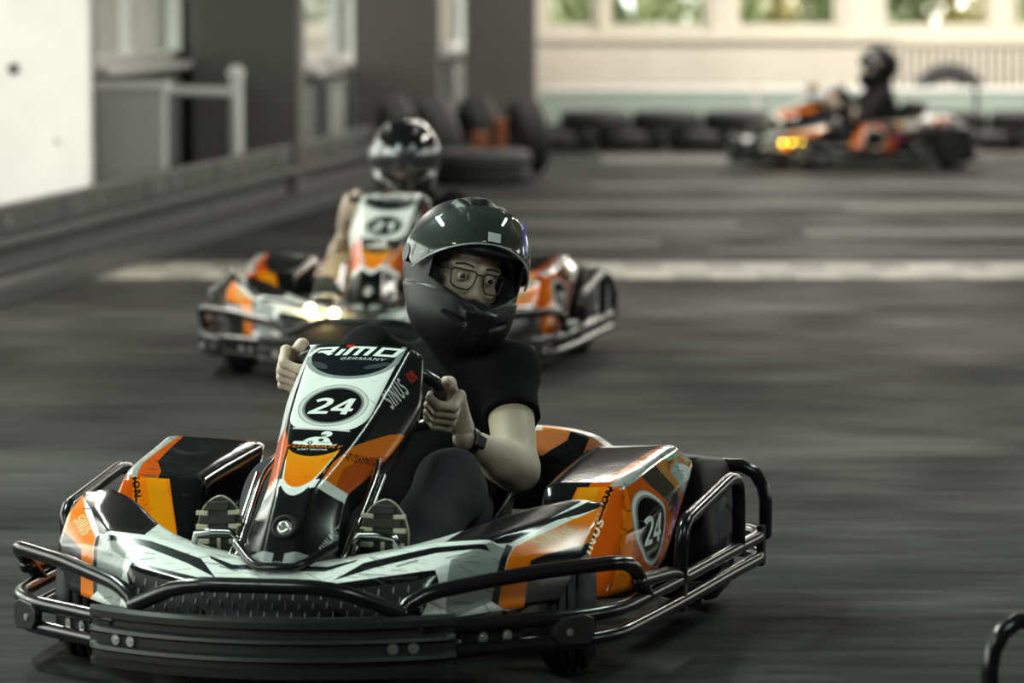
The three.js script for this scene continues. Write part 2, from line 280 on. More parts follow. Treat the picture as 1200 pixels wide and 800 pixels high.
// painted markings on the track
{
  const p = new Print(2048, 128);
  p.field('all', 0, 0, 2048, 128, 0, 10.6, 0, 1, (c) => {
    c.fillStyle = '#5d5c56'; c.fillRect(0, 0, 10.6, 1);
    for (let i = 0; i < 60; i++) { c.fillStyle = '#918f85'; c.fillRect(i * 0.43, 0, 0.235, 0.47); c.fillRect(i * 0.43 + 0.2, 0.5, 0.235, 0.5); c.fillStyle = '#7b7a71'; c.fillRect(i * 0.43 + 0.235, 0.06, 0.2, 0.36); }
    c.fillStyle = '#66655d'; c.fillRect(0, 0.86, 10.6, 0.14);
    scuffs(c, 500, 0, 10.6, 0, 1, 0.5, ['#3a3a37', '#4a4a45', '#b4b2a4']);
  });
  const m = std(0xffffff, 0.6, 0, { map: p.texture() });
  const g = box(10.6, 0.004, 1.25, 2.45, 0.002, -22.6); part('checkered_start_line', printUV(clean(g), p, () => ['all', (q) => [q.x + 2.85, (q.z + 23.225) / -1.25 + 1]]), m, floorObj);
  const paint = std([0.058, 0.056, 0.05], 0.7), worn = std([0.036, 0.035, 0.033], 0.7);
  const line = (x0, x1, z, w, mt) => part('grid_line', box(x1 - x0, 0.004, w, (x0 + x1) / 2, 0.002, z), mt, floorObj);
  line(1.75, 9, -26.0, 0.62, paint); line(2.2, 9, -29.0, 0.85, paint); line(1.1, 9, -24.2, 0.25, worn); line(-0.9, 0.85, -24.9, 0.5, worn); line(-0.7, 1.4, -26.9, 0.6, worn); line(-0.3, 2.2, -29.2, 0.6, worn); line(0.6, 9, -32.0, 0.5, worn); line(0.75, 2.2, -36.9, 1.4, paint); line(3.6, 9, -38, 1.0, std([0.06, 0.04, 0.03], 0.7));
}
// ------------------------------------------------------------------ ceiling lamps
LAMPS.forEach(([x, z, w, d, L, col], i) => {
  const t = thing('ceiling_lamp', col === LAMP_COOL ? 'long cool white ceiling light over the front of the track' : 'long warm white ceiling light over the far part of the track', 'ceiling lamp', col === LAMP_COOL ? 'cool ceiling lamps' : 'warm ceiling lamps'); t.position.set(x, CEILING - 0.12, z);
  part('housing', rbox(w + 0.06, 0.08, d + 0.06, 0.02, 0, 0.05, 0), M.white, t);
  part('diffuser', box(w, 0.012, d, 0, 0.002, 0), new THREE.MeshStandardMaterial({ color: 0xffffff, emissive: col, emissiveIntensity: Math.min(L, 5) }), t);
  for (const s of [-1, 1]) part('hanger', box(0.02, 0.06, 0.02, w > d ? s * w * 0.4 : 0, 0.105, w > d ? 0 : s * d * 0.4), M.bolt, t);
  const l = new THREE.RectAreaLight(col, L, w, d); l.position.set(x, CEILING - 0.135, z); l.rotation.x = -Math.PI / 2; l.name = 'ceiling_lamp_light'; scene.add(l);
});

// ------------------------------------------------------------------ guard barrier on the left of the track
{
  const at = (d) => V3(-2.37 + 0.124 * (d - 20.1), 0, -d), ang = Math.atan2(1, 0.124);
  const t = thing('track_barrier', 'low dark grey plank barrier with kerb along the left edge of the track', 'barrier');
  const o = at(12); t.position.copy(o); t.rotation.y = ang;                 // local +x runs along the barrier, +z faces the track
  const L = 20.6;
  part('kerb', boxUV(merge([box(L, 0.09, 0.34, L / 2, 0.045, -0.17), box(L, 0.04, 0.05, L / 2, 0.07, -0.01)]), 3), M.kerb, t);
  const plankG = boxUV(rbox(2.04, 0.15, 0.06, 0.012), 3), railG = boxUV(rbox(2.05, 0.045, 0.1, 0.01), 3), boltG = new THREE.CylinderGeometry(0.025, 0.025, 0.02, 10).rotateX(Math.PI / 2), postG = box(0.08, 0.4, 0.08);
  for (let i = 0; i < 10; i++) {
    const lo = part('lower_plank', plankG, M.rubberGrey, t); lo.position.set(i * 2.06 + 1.03, 0.155, -0.25);
    const p = part('plank', plankG, M.plank, t); p.position.set(i * 2.06 + 1.03, 0.345, -0.22);
    const r = part('rub_rail', railG, M.kerb, t); r.position.set(i * 2.06 + 1.03, 0.245, -0.2);
    const q = part('post', postG, M.rubberGrey, t); q.position.set(i * 2.06 + 0.4, 0.2, -0.31);
    for (const s of [0.25, 0.42, 0.85]) { const b = part('bolt', boltG, M.bolt, p); b.position.set(-1.03 + s, -0.005, 0.03); }
  }
}
// grey cabinet and white tube railing behind the barrier
{
  const c = thing('control_cabinet', 'grey metal cabinet behind the barrier, beside the white wall', 'cabinet'); c.position.set(-2.28, 0, -26.2);
  part('body', rbox(0.4, 0.84, 0.34, 0.012, 0, 0.43, 0), M.cabinet, c); part('lid', rbox(0.44, 0.045, 0.38, 0.012, 0, 0.875, 0), M.whiteFrame, c); part('door', rbox(0.36, 0.76, 0.012, 0.004, 0, 0.43, 0.176), M.cabinet, c);
  const r = thing('tube_railing', 'white painted tube railing beside the grey cabinet', 'railing'); r.position.set(-1.79, 0, -28.3);
  part('post', tube([[0, 0, 0], [0, 0.9, 0]], 0.045), M.tubeWhite, r); part('post_cap', new THREE.SphereGeometry(0.055, 14, 10).translate(0, 0.9, 0), M.tubeWhite, r); part('handrail', tube([[-0.6, 0.80, 0.05], [0, 0.78, 0]], 0.032), M.tubeWhite, r); part('base_plate', box(0.16, 0.012, 0.16, 0, 0.006, 0), M.bolt, r);
}
// ------------------------------------------------------------------ tyres
function tyreGeo(R, r, w) { // lathe about y, resting centred on the origin
  const h = w / 2, p = [[r, -h * 0.8], [r + 0.02, -h * 0.95], [(R + r) / 2, -h], [R - 0.03, -h * 0.92], [R - 0.006, -h * 0.7], [R, -h * 0.45], [R - 0.008, -h * 0.4], [R - 0.008, -h * 0.32], [R + 0.002, -h * 0.27], [R + 0.002, -h * 0.05], [R - 0.008, -h * 0.03], [R - 0.008, h * 0.03], [R + 0.002, h * 0.05], [R + 0.002, h * 0.27], [R - 0.008, h * 0.32], [R - 0.008, h * 0.4], [R, h * 0.45], [R - 0.006, h * 0.7], [R - 0.03, h * 0.92], [(R + r) / 2, h], [r + 0.02, h * 0.95], [r, h * 0.8], [r + 0.015, 0], [r, -h * 0.8]];
  return new THREE.LatheGeometry(p.map((q) => new THREE.Vector2(...q)), 40);
}
const carTyre = tyreGeo(0.31, 0.19, 0.18);
for (let i = 0; i < 15; i++) for (let k = 0; k < 2; k++) {
  const m = solo('barrier_tyre', carTyre, M.rubber, k ? 'black tyre lying on top in the tyre row along the back of the track' : 'black tyre lying underneath in the tyre row along the back of the track', 'tyre', k ? 'upper tyres of the back row' : 'lower tyres of the back row');
  m.position.set(0.42 + i * 0.634 + k * 0.317, 0.09 + k * 0.18, -38.6 - k * 0.03);
}
{ const g = tyreGeo(0.36, 0.2, 0.125), a = solo('wide_tyre', g, M.rubberGrey, 'wide grey-topped tyre lying at the end of the barrier, upper one', 'tyre'), b = solo('wide_tyre', g, M.rubber, 'wide black tyre lying at the end of the barrier, lower one', 'tyre');
  a.position.set(-0.22, 0.1885, -32.4); b.position.set(-0.22, 0.0625, -32.4); }
for (const [px, d, tilt, turn, mt, lb] of [[470, 33.55, 0.30, 0.25, M.rubberGrey, 'grey upright tyre leaning at the left end of the leaning row beside the dark pillars'], [517, 33.4, 0.28, 0.2, M.rubberGrey, 'grey upright tyre leaning in the middle of the leaning row by the dark pillars'], [562, 33.9, 0.2, 0.3, M.rubber, 'black upright tyre leaning beside two grey leaning tyres'], [618, 33.6, 0.1, 0.25, M.rubber, 'black upright tyre standing behind the lying wide tyres']]) {
  const R = 0.3, m = solo('leaning_tyre', tyreGeo(R, 0.18, 0.22), mt, lb, 'tyre'); m.rotation.order = 'YZX'; m.rotation.set(0, turn, Math.PI / 2 + tilt); m.position.set((px - 600) * d / FOCAL, R * Math.cos(tilt) + 0.11 * Math.abs(Math.sin(tilt)), -d);
}
for (const [px, d, w, h] of [[562, 33.0, 0.14, 0.36], [586, 33.25, 0.1, 0.46]]) { const m = solo('marker_post', merge([rbox(w, h, 0.08, 0.02, 0, h / 2, 0), rbox(w + 0.06, 0.03, 0.16, 0.01, 0, 0.015, 0)]), M.orangePlastic, h > 0.4 ? 'taller orange marker post in front of the black upright tyre' : 'shorter orange marker post among the leaning tyres', 'marker post'); m.position.set((px - 600) * d / FOCAL, 0, -d); m.rotation.y = 0.3; }
{ const m = solo('spare_tyre', tyreGeo(0.36, 0.2, 0.2), M.rubber, 'black tyre standing against the radiator behind the pale green boards', 'tyre'); m.rotation.set(Math.PI / 2 - 0.12, 0, 0); m.position.set((1112 - 600) * 41.1 / FOCAL, 0.37, -41.15); }
// pale green boards in front of the back wall
for (let i = 0; i < 6; i++) {
  const t = thing('green_board', 'long pale green safety board standing before the back wall', 'board', 'pale green safety boards'); t.position.set(1.25 + i * 2.02, 0, -40.2);
  part('panel', rbox(1.98, 0.30, 0.05, 0.015, 0, 0.33, 0), M.greenBoard, t); part('edge_strip', rbox(1.98, 0.05, 0.07, 0.015, 0, 0.5, 0), M.whiteFrame, t);
  for (const s of [-0.9, 0.9]) part('leg', box(0.06, 0.48, 0.06, s, 0.24, -0.06), M.rubberGrey, t);
  part('rubber_skirt', box(2.0, 0.2, 0.03, 0, 0.11, 0), M.rubber, t);
}
// ------------------------------------------------------------------ outside: ground, trees
{ const b = thing('pale_building', 'pale plastered building seen through the side windows', 'building'); b.position.set(-6.6, -0.25, -57); b.rotation.y = -Math.PI / 2;
  part('wall', box(0.4, 6, 12, 0, 3, 0), std([0.42, 0.43, 0.39], 0.85), b); part('plinth', box(0.5, 0.3, 12.1, 0, 0.15, 0), M.concrete, b); part('roof', box(1.6, 0.3, 12.6, -0.4, 6.15, 0), M.greywall, b);
  for (let i = 0; i < 4; i++) { const w = part('window', box(0.1, 1.4, 1.1, 0.18, 3.3, -4.5 + i * 3), M.whiteFrame, b); part('pane', box(0.02, 1.2, 0.9, 0.24, 3.3, -4.5 + i * 3), M.pillar, w); } }
struct('ground_outside', box(90, 0.2, 80, 5, -0.35, -40), std([0.11, 0.13, 0.06], 1));
{
  const leafShape = new THREE.PlaneGeometry(0.1, 0.14, 1, 2); { const p = leafShape.attributes.position; for (let i = 0; i < p.count; i++) { const y = p.getY(i); p.setX(i, p.getX(i) * (Math.abs(y) < 0.03 ? 1 : 0.3)); p.setZ(i, Math.abs(p.getX(i)) * 0.3); } leafShape.computeVertexNormals(); }
  const bark = std([0.1, 0.07, 0.05], 0.9), mats = [[0.27, 0.34, 0.17], [0.38, 0.42, 0.22], [0.56, 0.47, 0.22]].map((c) => phys(c, { roughness: 0.7, transmission: 0.35, thickness: 0 }));
  const kinds = ['dark green leafy tree outside the back windows', 'yellow-green leafy tree outside the back windows', 'autumn yellow tree outside the back windows'];
  const spots = [[0.2, -48, 1], [1.2, -49, 0], [2.1, -47.6, 1], [3.0, -49.5, 2], [3.9, -48, 0], [4.9, -48.6, 2], [5.9, -47.4, 1], [7.1, -49, 0], [-5.2, -52, 1]];
  spots.forEach(([x, z, k], n) => {
    const t = thing('garden_tree', n > 7 ? kinds[k].replace('back windows', 'side windows') : kinds[k], 'tree', n > 7 ? 'trees beyond the side windows' : kinds[k]); t.position.set(x, -0.25, z);
    part('trunk', tube([[0, 0, 0], [0.03, 0.8, 0.02], [-0.03, 1.8, 0]], 0.07), bark, t);
    const N = 1500, im = shadows(new THREE.InstancedMesh(leafShape, mats[k], N)), m4 = new THREE.Matrix4(), q = new THREE.Quaternion(); im.name = 'foliage'; im.userData.kind = 'stuff'; t.add(im);
    for (let i = 0; i < N; i++) { const a = rnd() * 6.283, u = rnd() * 2 - 1, r = Math.cbrt(0.15 + 0.85 * rnd()), s = Math.sqrt(1 - u * u); q.setFromEuler(new THREE.Euler(rnd() * 6, rnd() * 6, rnd() * 6));
      im.setMatrixAt(i, m4.compose(V3(Math.cos(a) * s * r * 0.72, 1.55 + u * r * 1.15 + 0.15 * Math.sin(a * 3), Math.sin(a) * s * r * 0.72), q, V3(1, 1, 1).multiplyScalar(0.7 + 0.8 * rnd()))); }
  });
}

// ------------------------------------------------------------------ kart
// kart frame: x to the driver's left, y up, z forward
const K = {
  tube: phys([0.008, 0.008, 0.009], { roughness: 0.22, specularIntensity: 0.9 }),
  bumper: phys([0.016, 0.016, 0.016], { roughness: 0.42, specularIntensity: 0.7 }), black: phys([0.012, 0.013, 0.014], { roughness: 0.3, clearcoat: 0.5, clearcoatRoughness: 0.2 }), matt: phys([0.012, 0.012, 0.013], { roughness: 0.55, specularIntensity: 0.4 }), tyre: std([0.018, 0.018, 0.019], 0.7),
  metal: std([0.62, 0.62, 0.6], 0.25, 1), chrome: std([0.34, 0.34, 0.33], 0.16, 1), steel: std([0.2, 0.2, 0.2], 0.35, 1), bolt: std([0.72, 0.72, 0.7], 0.3, 1), grille: std([0.012, 0.012, 0.013], 0.5), mesh: std([0.085, 0.085, 0.085], 0.35),
  lensOff: phys([0.05, 0.05, 0.05], { roughness: 0.1, clearcoat: 1 }), lensWarm: new THREE.MeshStandardMaterial({ color: 0xffe0a0, emissive: rgb(1, 0.72, 0.28), emissiveIntensity: 9 }), lensYellow: new THREE.MeshStandardMaterial({ color: 0xffd040, emissive: rgb(1, 0.68, 0.07), emissiveIntensity: 5 }),
  pale: std([0.5, 0.5, 0.46], 0.6),
};
const ORANGE = '#dd7409', ORANGE2 = '#d9930d', DEEP = '#c2500c', WHITE = '#e3e8e4', BLACK = '#0e1112', SILVER = '#a6aaa8';
const ripple = dataTex(256, 256, (u, v) => { const n = 0.6 * vnoise(u * 9, v * 9, 9, 9) + 0.3 * vnoise(u * 23, v * 23, 23, 23) + 0.1 * vnoise(u * 61, v * 61, 61, 61); return [n, n, n]; });
const printMat = (p, o = {}) => phys(0xffffff, { map: p.texture(), roughness: 0.2, specularIntensity: 0.9, bumpMap: ripple, bumpScale: 0.0006, ...o });
const G = {}; // shared geometries
// --- upright front panel
const panelRows = [ // [half width of the ridge, y, z], [edge], [back return]
  [[0.114, 0.674, 0.105], [0.139, 0.650, 0.065], [0.125, 0.60, 0.02]],
  [[0.106, 0.606, 0.255], [0.160, 0.548, 0.165], [0.13, 0.50, 0.08]],
  [[0.094, 0.535, 0.385], [0.146, 0.480, 0.275], [0.115, 0.43, 0.19]],
  [[0.068, 0.468, 0.525], [0.122, 0.425, 0.42], [0.09, 0.37, 0.36]],
  [[0.043, 0.414, 0.655], [0.093, 0.392, 0.565], [0.075, 0.34, 0.47]],
  [[0.040, 0.33, 0.742], [0.100, 0.315, 0.68], [0.085, 0.28, 0.56]],
  [[0.036, 0.272, 0.80], [0.108, 0.278, 0.72], [0.09, 0.25, 0.60]],
];
G.panel = (() => {
  const V = [], crown = [0.010, 0.005, 0.002, 0.001, 0, 0, 0]; panelRows.forEach(([r, e, b], i) => { V.push([-b[0], b[1], b[2]], [-e[0], e[1], e[2]], [-r[0], r[1], r[2]], [0, r[1] + crown[i], r[2] + crown[i] * 0.6], [...r], [...e], [...b]); });
  return solidify(subdivide(V, flip(gridFaces(7, 7)), 2, 3, 12), 0.005);
})();
const slope = (q) => [q.x, 0.6 * q.y - 0.8 * q.z];
function panelPrint(num) {
  const p = new Print(1024, 2048);
  p.field('face', 0, 0, 1024, 2048, -0.19, 0.19, -0.52, 0.36, (c) => {
    c.fillStyle = BLACK; c.fillRect(-1, -1, 2, 2);
    // side facets: white on the driver's right, dark with orange on the left
    poly(c, [[-0.114, 0.36], [-0.19, 0.36], [-0.19, -0.02], [-0.10, -0.02], [-0.103, 0.07]], WHITE);
    poly(c, [[-0.097, 0.0], [-0.19, 0.06], [-0.19, -0.19], [-0.05, -0.24], [-0.06, -0.1]], DEEP);
    poly(c, [[0.20, 0.20], [0.162, 0.20], [0.152, 0.10], [0.125, 0.04], [0.075, -0.1], [0.045, -0.2], [0.05, -0.26], [0.2, -0.16]], ORANGE);
    poly(c, [[0.20, 0.07], [0.15, 0.03], [0.10, -0.08], [0.075, -0.16], [0.07, -0.25], [0.2, -0.17]], '#b8500e');
    // white field
    c.beginPath(); c.moveTo(-0.118, 0.4); c.lineTo(0.118, 0.4); c.lineTo(0.106, 0.30); c.lineTo(0.094, 0.05); c.bezierCurveTo(0.085, -0.055, 0.03, -0.028, 0, -0.028); c.bezierCurveTo(-0.04, -0.028, -0.085, -0.04, -0.09, 0.04); c.lineTo(-0.112, 0.3); c.closePath(); c.fillStyle = WHITE; c.fill();
    for (const [w, col] of [[0.012, '#8a9292'], [0, '#11181b']]) { c.beginPath(); c.moveTo(-0.102 - w, 0.42); c.lineTo(-0.101 - w, 0.275 - w); c.bezierCurveTo(-0.085, 0.155 - w, 0.085, 0.155 - w, 0.095 + w, 0.265 - w); c.lineTo(0.104 + w, 0.42); c.closePath(); c.fillStyle = col; c.fill(); }
    oval(c, -0.072, 0.232, 0.026, 0.01, '#3c4244', -0.6); oval(c, 0.062, 0.232, 0.032, 0.009, '#3c4244', 0.45);
    // maker's logo
    c.save(); c.translate(-0.107, 0.277); c.transform(0.185, 0, 0.055, 0.15, 0, 0); c.strokeStyle = WHITE; c.lineWidth = 0.062; c.lineJoin = 'miter'; c.beginPath();
    for (const l of [[[-0.02, 0], [0.02, 0.2], [0.24, 0.2], [0.24, 0.1], [0.06, 0.1]], [[0.14, 0.1], [0.27, 0]], [[0.36, -0.03], [0.36, 0.155]], [[0.46, -0.03], [0.46, 0.2], [0.72, 0.2], [0.72, -0.03]], [[0.59, -0.03], [0.59, 0.2]], [[0.84, 0], [1.06, 0], [1.06, 0.2], [0.84, 0.2], [0.84, -0.03]]]) l.forEach(([x, y], i) => i ? c.lineTo(x, y) : c.moveTo(x, y));
    c.stroke(); c.restore(); poly(c, [[-0.030, 0.308], [-0.012, 0.308], [-0.009, 0.318], [-0.027, 0.318]], '#c8301c'); words(c, 'GERMANY', 0.022, 0.259, 0.016, '#aab0ae', { slant: 0.3, stretch: 1.35 });
    if (num) badge(c, 0, 0.066, 0.079, 0.083, num); else badge(c, 0, 0.066, 0.079, 0.083, '');
    // slot line, racer emblem
    poly(c, [[-0.07, -0.021], [0.062, -0.030], [0.062, -0.036], [-0.07, -0.028]], '#c9c4c4');
    c.save(); c.translate(-0.004, -0.074); c.scale(1, 1.15); const w = WHITE;
    poly(c, [[-0.052, -0.012], [-0.05, -0.003], [-0.012, -0.004], [0.02, -0.008], [0.044, -0.006], [0.05, -0.012], [0.046, -0.016], [-0.02, -0.016]], w);
    c.beginPath(); c.moveTo(-0.03, -0.002); c.bezierCurveTo(-0.02, 0.014, 0.0, 0.014, 0.008, 0.012); c.bezierCurveTo(0.02, 0.016, 0.03, 0.006, 0.034, -0.006); c.lineTo(-0.01, -0.006); c.closePath(); c.fillStyle = w; c.fill();
    oval(c, 0.017, 0.023, 0.0125, 0.01, w); oval(c, 0.012, 0.019, 0.006, 0.003, BLACK); oval(c, 0.01, 0.002, 0.006, 0.005, BLACK); oval(c, -0.012, -0.008, 0.006, 0.006, BLACK); oval(c, -0.012, -0.008, 0.003, 0.003, w); oval(c, 0.043, -0.009, 0.005, 0.005, BLACK); c.restore();
    words(c, 'FORMART', -0.004, -0.098, 0.016, '#b8650e', { stretch: 1.75, slant: 0.3 }); words(c, 'KART RACING', -0.004, -0.111, 0.008, '#c8ccc8', { stretch: 1.3, slant: 0.2 });
    // orange field with the white edge
    const band = (dy, col) => { c.beginPath(); c.moveTo(-0.0625, -0.1); c.bezierCurveTo(-0.04, -0.152, 0.03, -0.15, 0.06, -0.105); c.lineTo(0.03, -0.238 + dy); c.bezierCurveTo(0.012, -0.28 + dy, -0.016, -0.28 + dy, -0.036, -0.235 + dy); c.closePath(); c.fillStyle = col; c.fill(); };
    band(-0.026, WHITE); poly(c, [[0.028, -0.24], [0.2, -0.17], [0.2, -0.205], [0.03, -0.272]], WHITE); poly(c, [[-0.034, -0.24], [-0.2, -0.185], [-0.2, -0.215], [-0.036, -0.27]], WHITE);
    c.save(); const gr = c.createLinearGradient(0, -0.11, 0, -0.27); gr.addColorStop(0, '#d98f0e'); gr.addColorStop(1, '#df7208'); band(0, gr); c.restore();
    c.strokeStyle = '#1c1508'; c.lineWidth = 0.004; for (const s of [-1, 1]) { c.beginPath(); c.moveTo(s * 0.061, -0.1); c.lineTo(s * 0.041, -0.29); c.lineTo(s * 0.038, -0.4); c.stroke(); }
    words(c, 'SiNUS', 0.118, 0.155, 0.032, '#c6cac8', { rot: -1.75 + Math.PI, slant: 0.2, stretch: 1.05 }); words(c, 'iON', 0.132, 0.246, 0.02, '#c03018', { rot: -1.75 + Math.PI, slant: 0.2 });
    words(c, 'FORMART.DE', 0.112, -0.07, 0.018, '#4a2608', { rot: 0.98, stretch: 1.25 }); words(c, 'FUN RACING', 0.094, -0.355, 0.02, '#a9aeac', { rot: 1.35, slant: 0.2 });
    // grey foot
    mirrored(c, [[0.0, -0.455], [0.105, -0.43], [0.105, -0.50], [0.0, -0.52]], '#8f9593'); c.fillStyle = BLACK; c.fillRect(-0.012, -0.53, 0.024, 0.12);
    scuffs(c, 60, -0.16, 0.16, -0.5, 0.3, 0.03, ['#555', '#999', '#222']);
  });
  return p;
}
// --- nose fairing
G.fairing = (() => { // columns from the middle outwards, rows from the rear top edge to the bottom
  const cols = [
    [[0, 0.262, 0.69], [0, 0.270, 0.765], [0, 0.236, 0.845], [0, 0.226, 0.868], [0, 0.150, 0.905]],
    [[0.125, 0.270, 0.68], [0.155, 0.268, 0.765], [0.125, 0.235, 0.832], [0.135, 0.227, 0.856], [0.155, 0.152, 0.895]],
    [[0.315, 0.303, 0.61], [0.312, 0.310, 0.674], [0.325, 0.268, 0.752], [0.338, 0.250, 0.768], [0.30, 0.155, 0.83]],
    [[0.425, 0.345, 0.405], [0.428, 0.314, 0.643], [0.400, 0.272, 0.700], [0.392, 0.246, 0.715], [0.395, 0.160, 0.735]],
    [[0.535, 0.360, 0.290], [0.520, 0.335, 0.455], [0.505, 0.275, 0.590], [0.492, 0.240, 0.625], [0.480, 0.165, 0.650]],
    [[0.598, 0.352, 0.285], [0.605, 0.315, 0.385], [0.600, 0.260, 0.470], [0.590, 0.225, 0.500], [0.570, 0.170, 0.530]],
  ];
  const all = [...cols.slice(1).reverse().map((c) => c.map(([x, y, z]) => [-x, y, z])), ...cols], R = 5, V = [];
  for (let r = 0; r < R; r++) for (const c of all) V.push(c[r]);
  return solidify(subdivide(V, flip(gridFaces(R, all.length)), 2, 3, 14), 0.006);
})();
const fairUV = (q) => [q.x, q.y - q.z];
function fairingPrint() {
  const p = new Print(2048, 1024);
  p.field('top', 0, 0, 2048, 1024, -0.62, 0.62, -0.78, 0.09, (c) => {
    c.fillStyle = WHITE; c.fillRect(-1, -1, 2, 2);
    mirrored(c, [[0.335, -0.362], [0.44, -0.327], [0.515, -0.12], [0.56, 0.09], [0.41, 0.09], [0.345, -0.2]], '#101214');                       // dark wing tops
    mirrored(c, [[0.44, -0.327], [0.462, -0.30], [0.53, -0.115], [0.62, 0.09], [0.575, 0.09], [0.515, -0.12]], '#1a1c1e');
    mirrored(c, [[0.47, -0.31], [0.505, -0.33], [0.62, -0.12], [0.62, 0.06], [0.60, 0.05], [0.545, -0.12]], ORANGE);                              // orange side band
    mirrored(c, [[0.452, -0.5], [0.47, -0.31], [0.505, -0.33], [0.50, -0.5]], ORANGE); mirrored(c, [[0.438, -0.5], [0.456, -0.31], [0.468, -0.31], [0.452, -0.5]], '#16181a');
    mirrored(c, [[0.505, -0.33], [0.62, -0.12], [0.62, -0.5], [0.495, -0.5]], '#15171a');
    mirrored(c, [[0.36, -0.44], [0.43, -0.335], [0.455, -0.33], [0.44, -0.5], [0.36, -0.62]], '#8f9593');                                          // grey corner
    mirrored(c, [[0.128, -0.585], [0.18, -0.488], [0.315, -0.395], [0.42, -0.352], [0.43, -0.366], [0.325, -0.42], [0.205, -0.512]], '#141719');    // dark seam
    mirrored(c, [[0.0, -0.515], [0.105, -0.515], [0.165, -0.47], [0.16, -0.485], [0.105, -0.54], [0.0, -0.545]], '#1b1e20');
    mirrored(c, [[0, -0.618], [0.13, -0.602], [0.335, -0.498], [0.345, -0.53], [0.31, -0.67], [0.155, -0.735], [0, -0.745]], '#0b0c0d');            // lamp grille
    mirrored(c, [[0.16, -0.745], [0.32, -0.665], [0.355, -0.60], [0.36, -0.68], [0.3, -0.78], [0.1, -0.78]], '#9aa09e');
    words(c, 'SiNUS', 0.535, -0.19, 0.04, '#b9b98a', { rot: 1.15, stretch: 1.3 }); words(c, 'SiNUS', -0.535, -0.19, 0.04, '#b9b98a', { rot: -1.15, stretch: 1.3 });
    scuffs(c, 260, -0.45, 0.45, -0.6, -0.3, 0.05, ['#555b58', '#777', '#3a3f3d']); scuffs(c, 60, -0.6, 0.6, -0.4, 0.1, 0.06, ['#2a2a2a', '#777']);
  });
  return p;
}
// --- side pods
const podSections = [ // inner bottom, inner top, ridge, outer mid, outer bottom
  [[0.40, 0.12, 0.17], [0.402, 0.358, 0.003], [0.588, 0.362, 0.03], [0.606, 0.27, 0.085], [0.585, 0.125, 0.19]],
  [[0.40, 0.12, 0.08], [0.400, 0.368, -0.10], [0.604, 0.376, -0.06], [0.646, 0.285, -0.02], [0.626, 0.125, 0.09]],
  [[0.40, 0.12, -0.08], [0.396, 0.382, -0.30], [0.612, 0.396, -0.26], [0.664, 0.305, -0.20], [0.642, 0.13, -0.04]],
  [[0.41, 0.14, -0.22], [0.392, 0.392, -0.52], [0.622, 0.410, -0.44], [0.672, 0.372, -0.45], [0.645, 0.145, -0.16]],
];
G.podLeft = (() => { const V = podSections.flat(), F = flip(gridFaces(4, 5, true)); F.push([0, 1, 2, 3, 4], [15, 16, 17, 18, 19].reverse());
  return subdivide(V, F.map((f) => f.slice().reverse()), 2, 3, 18); })();
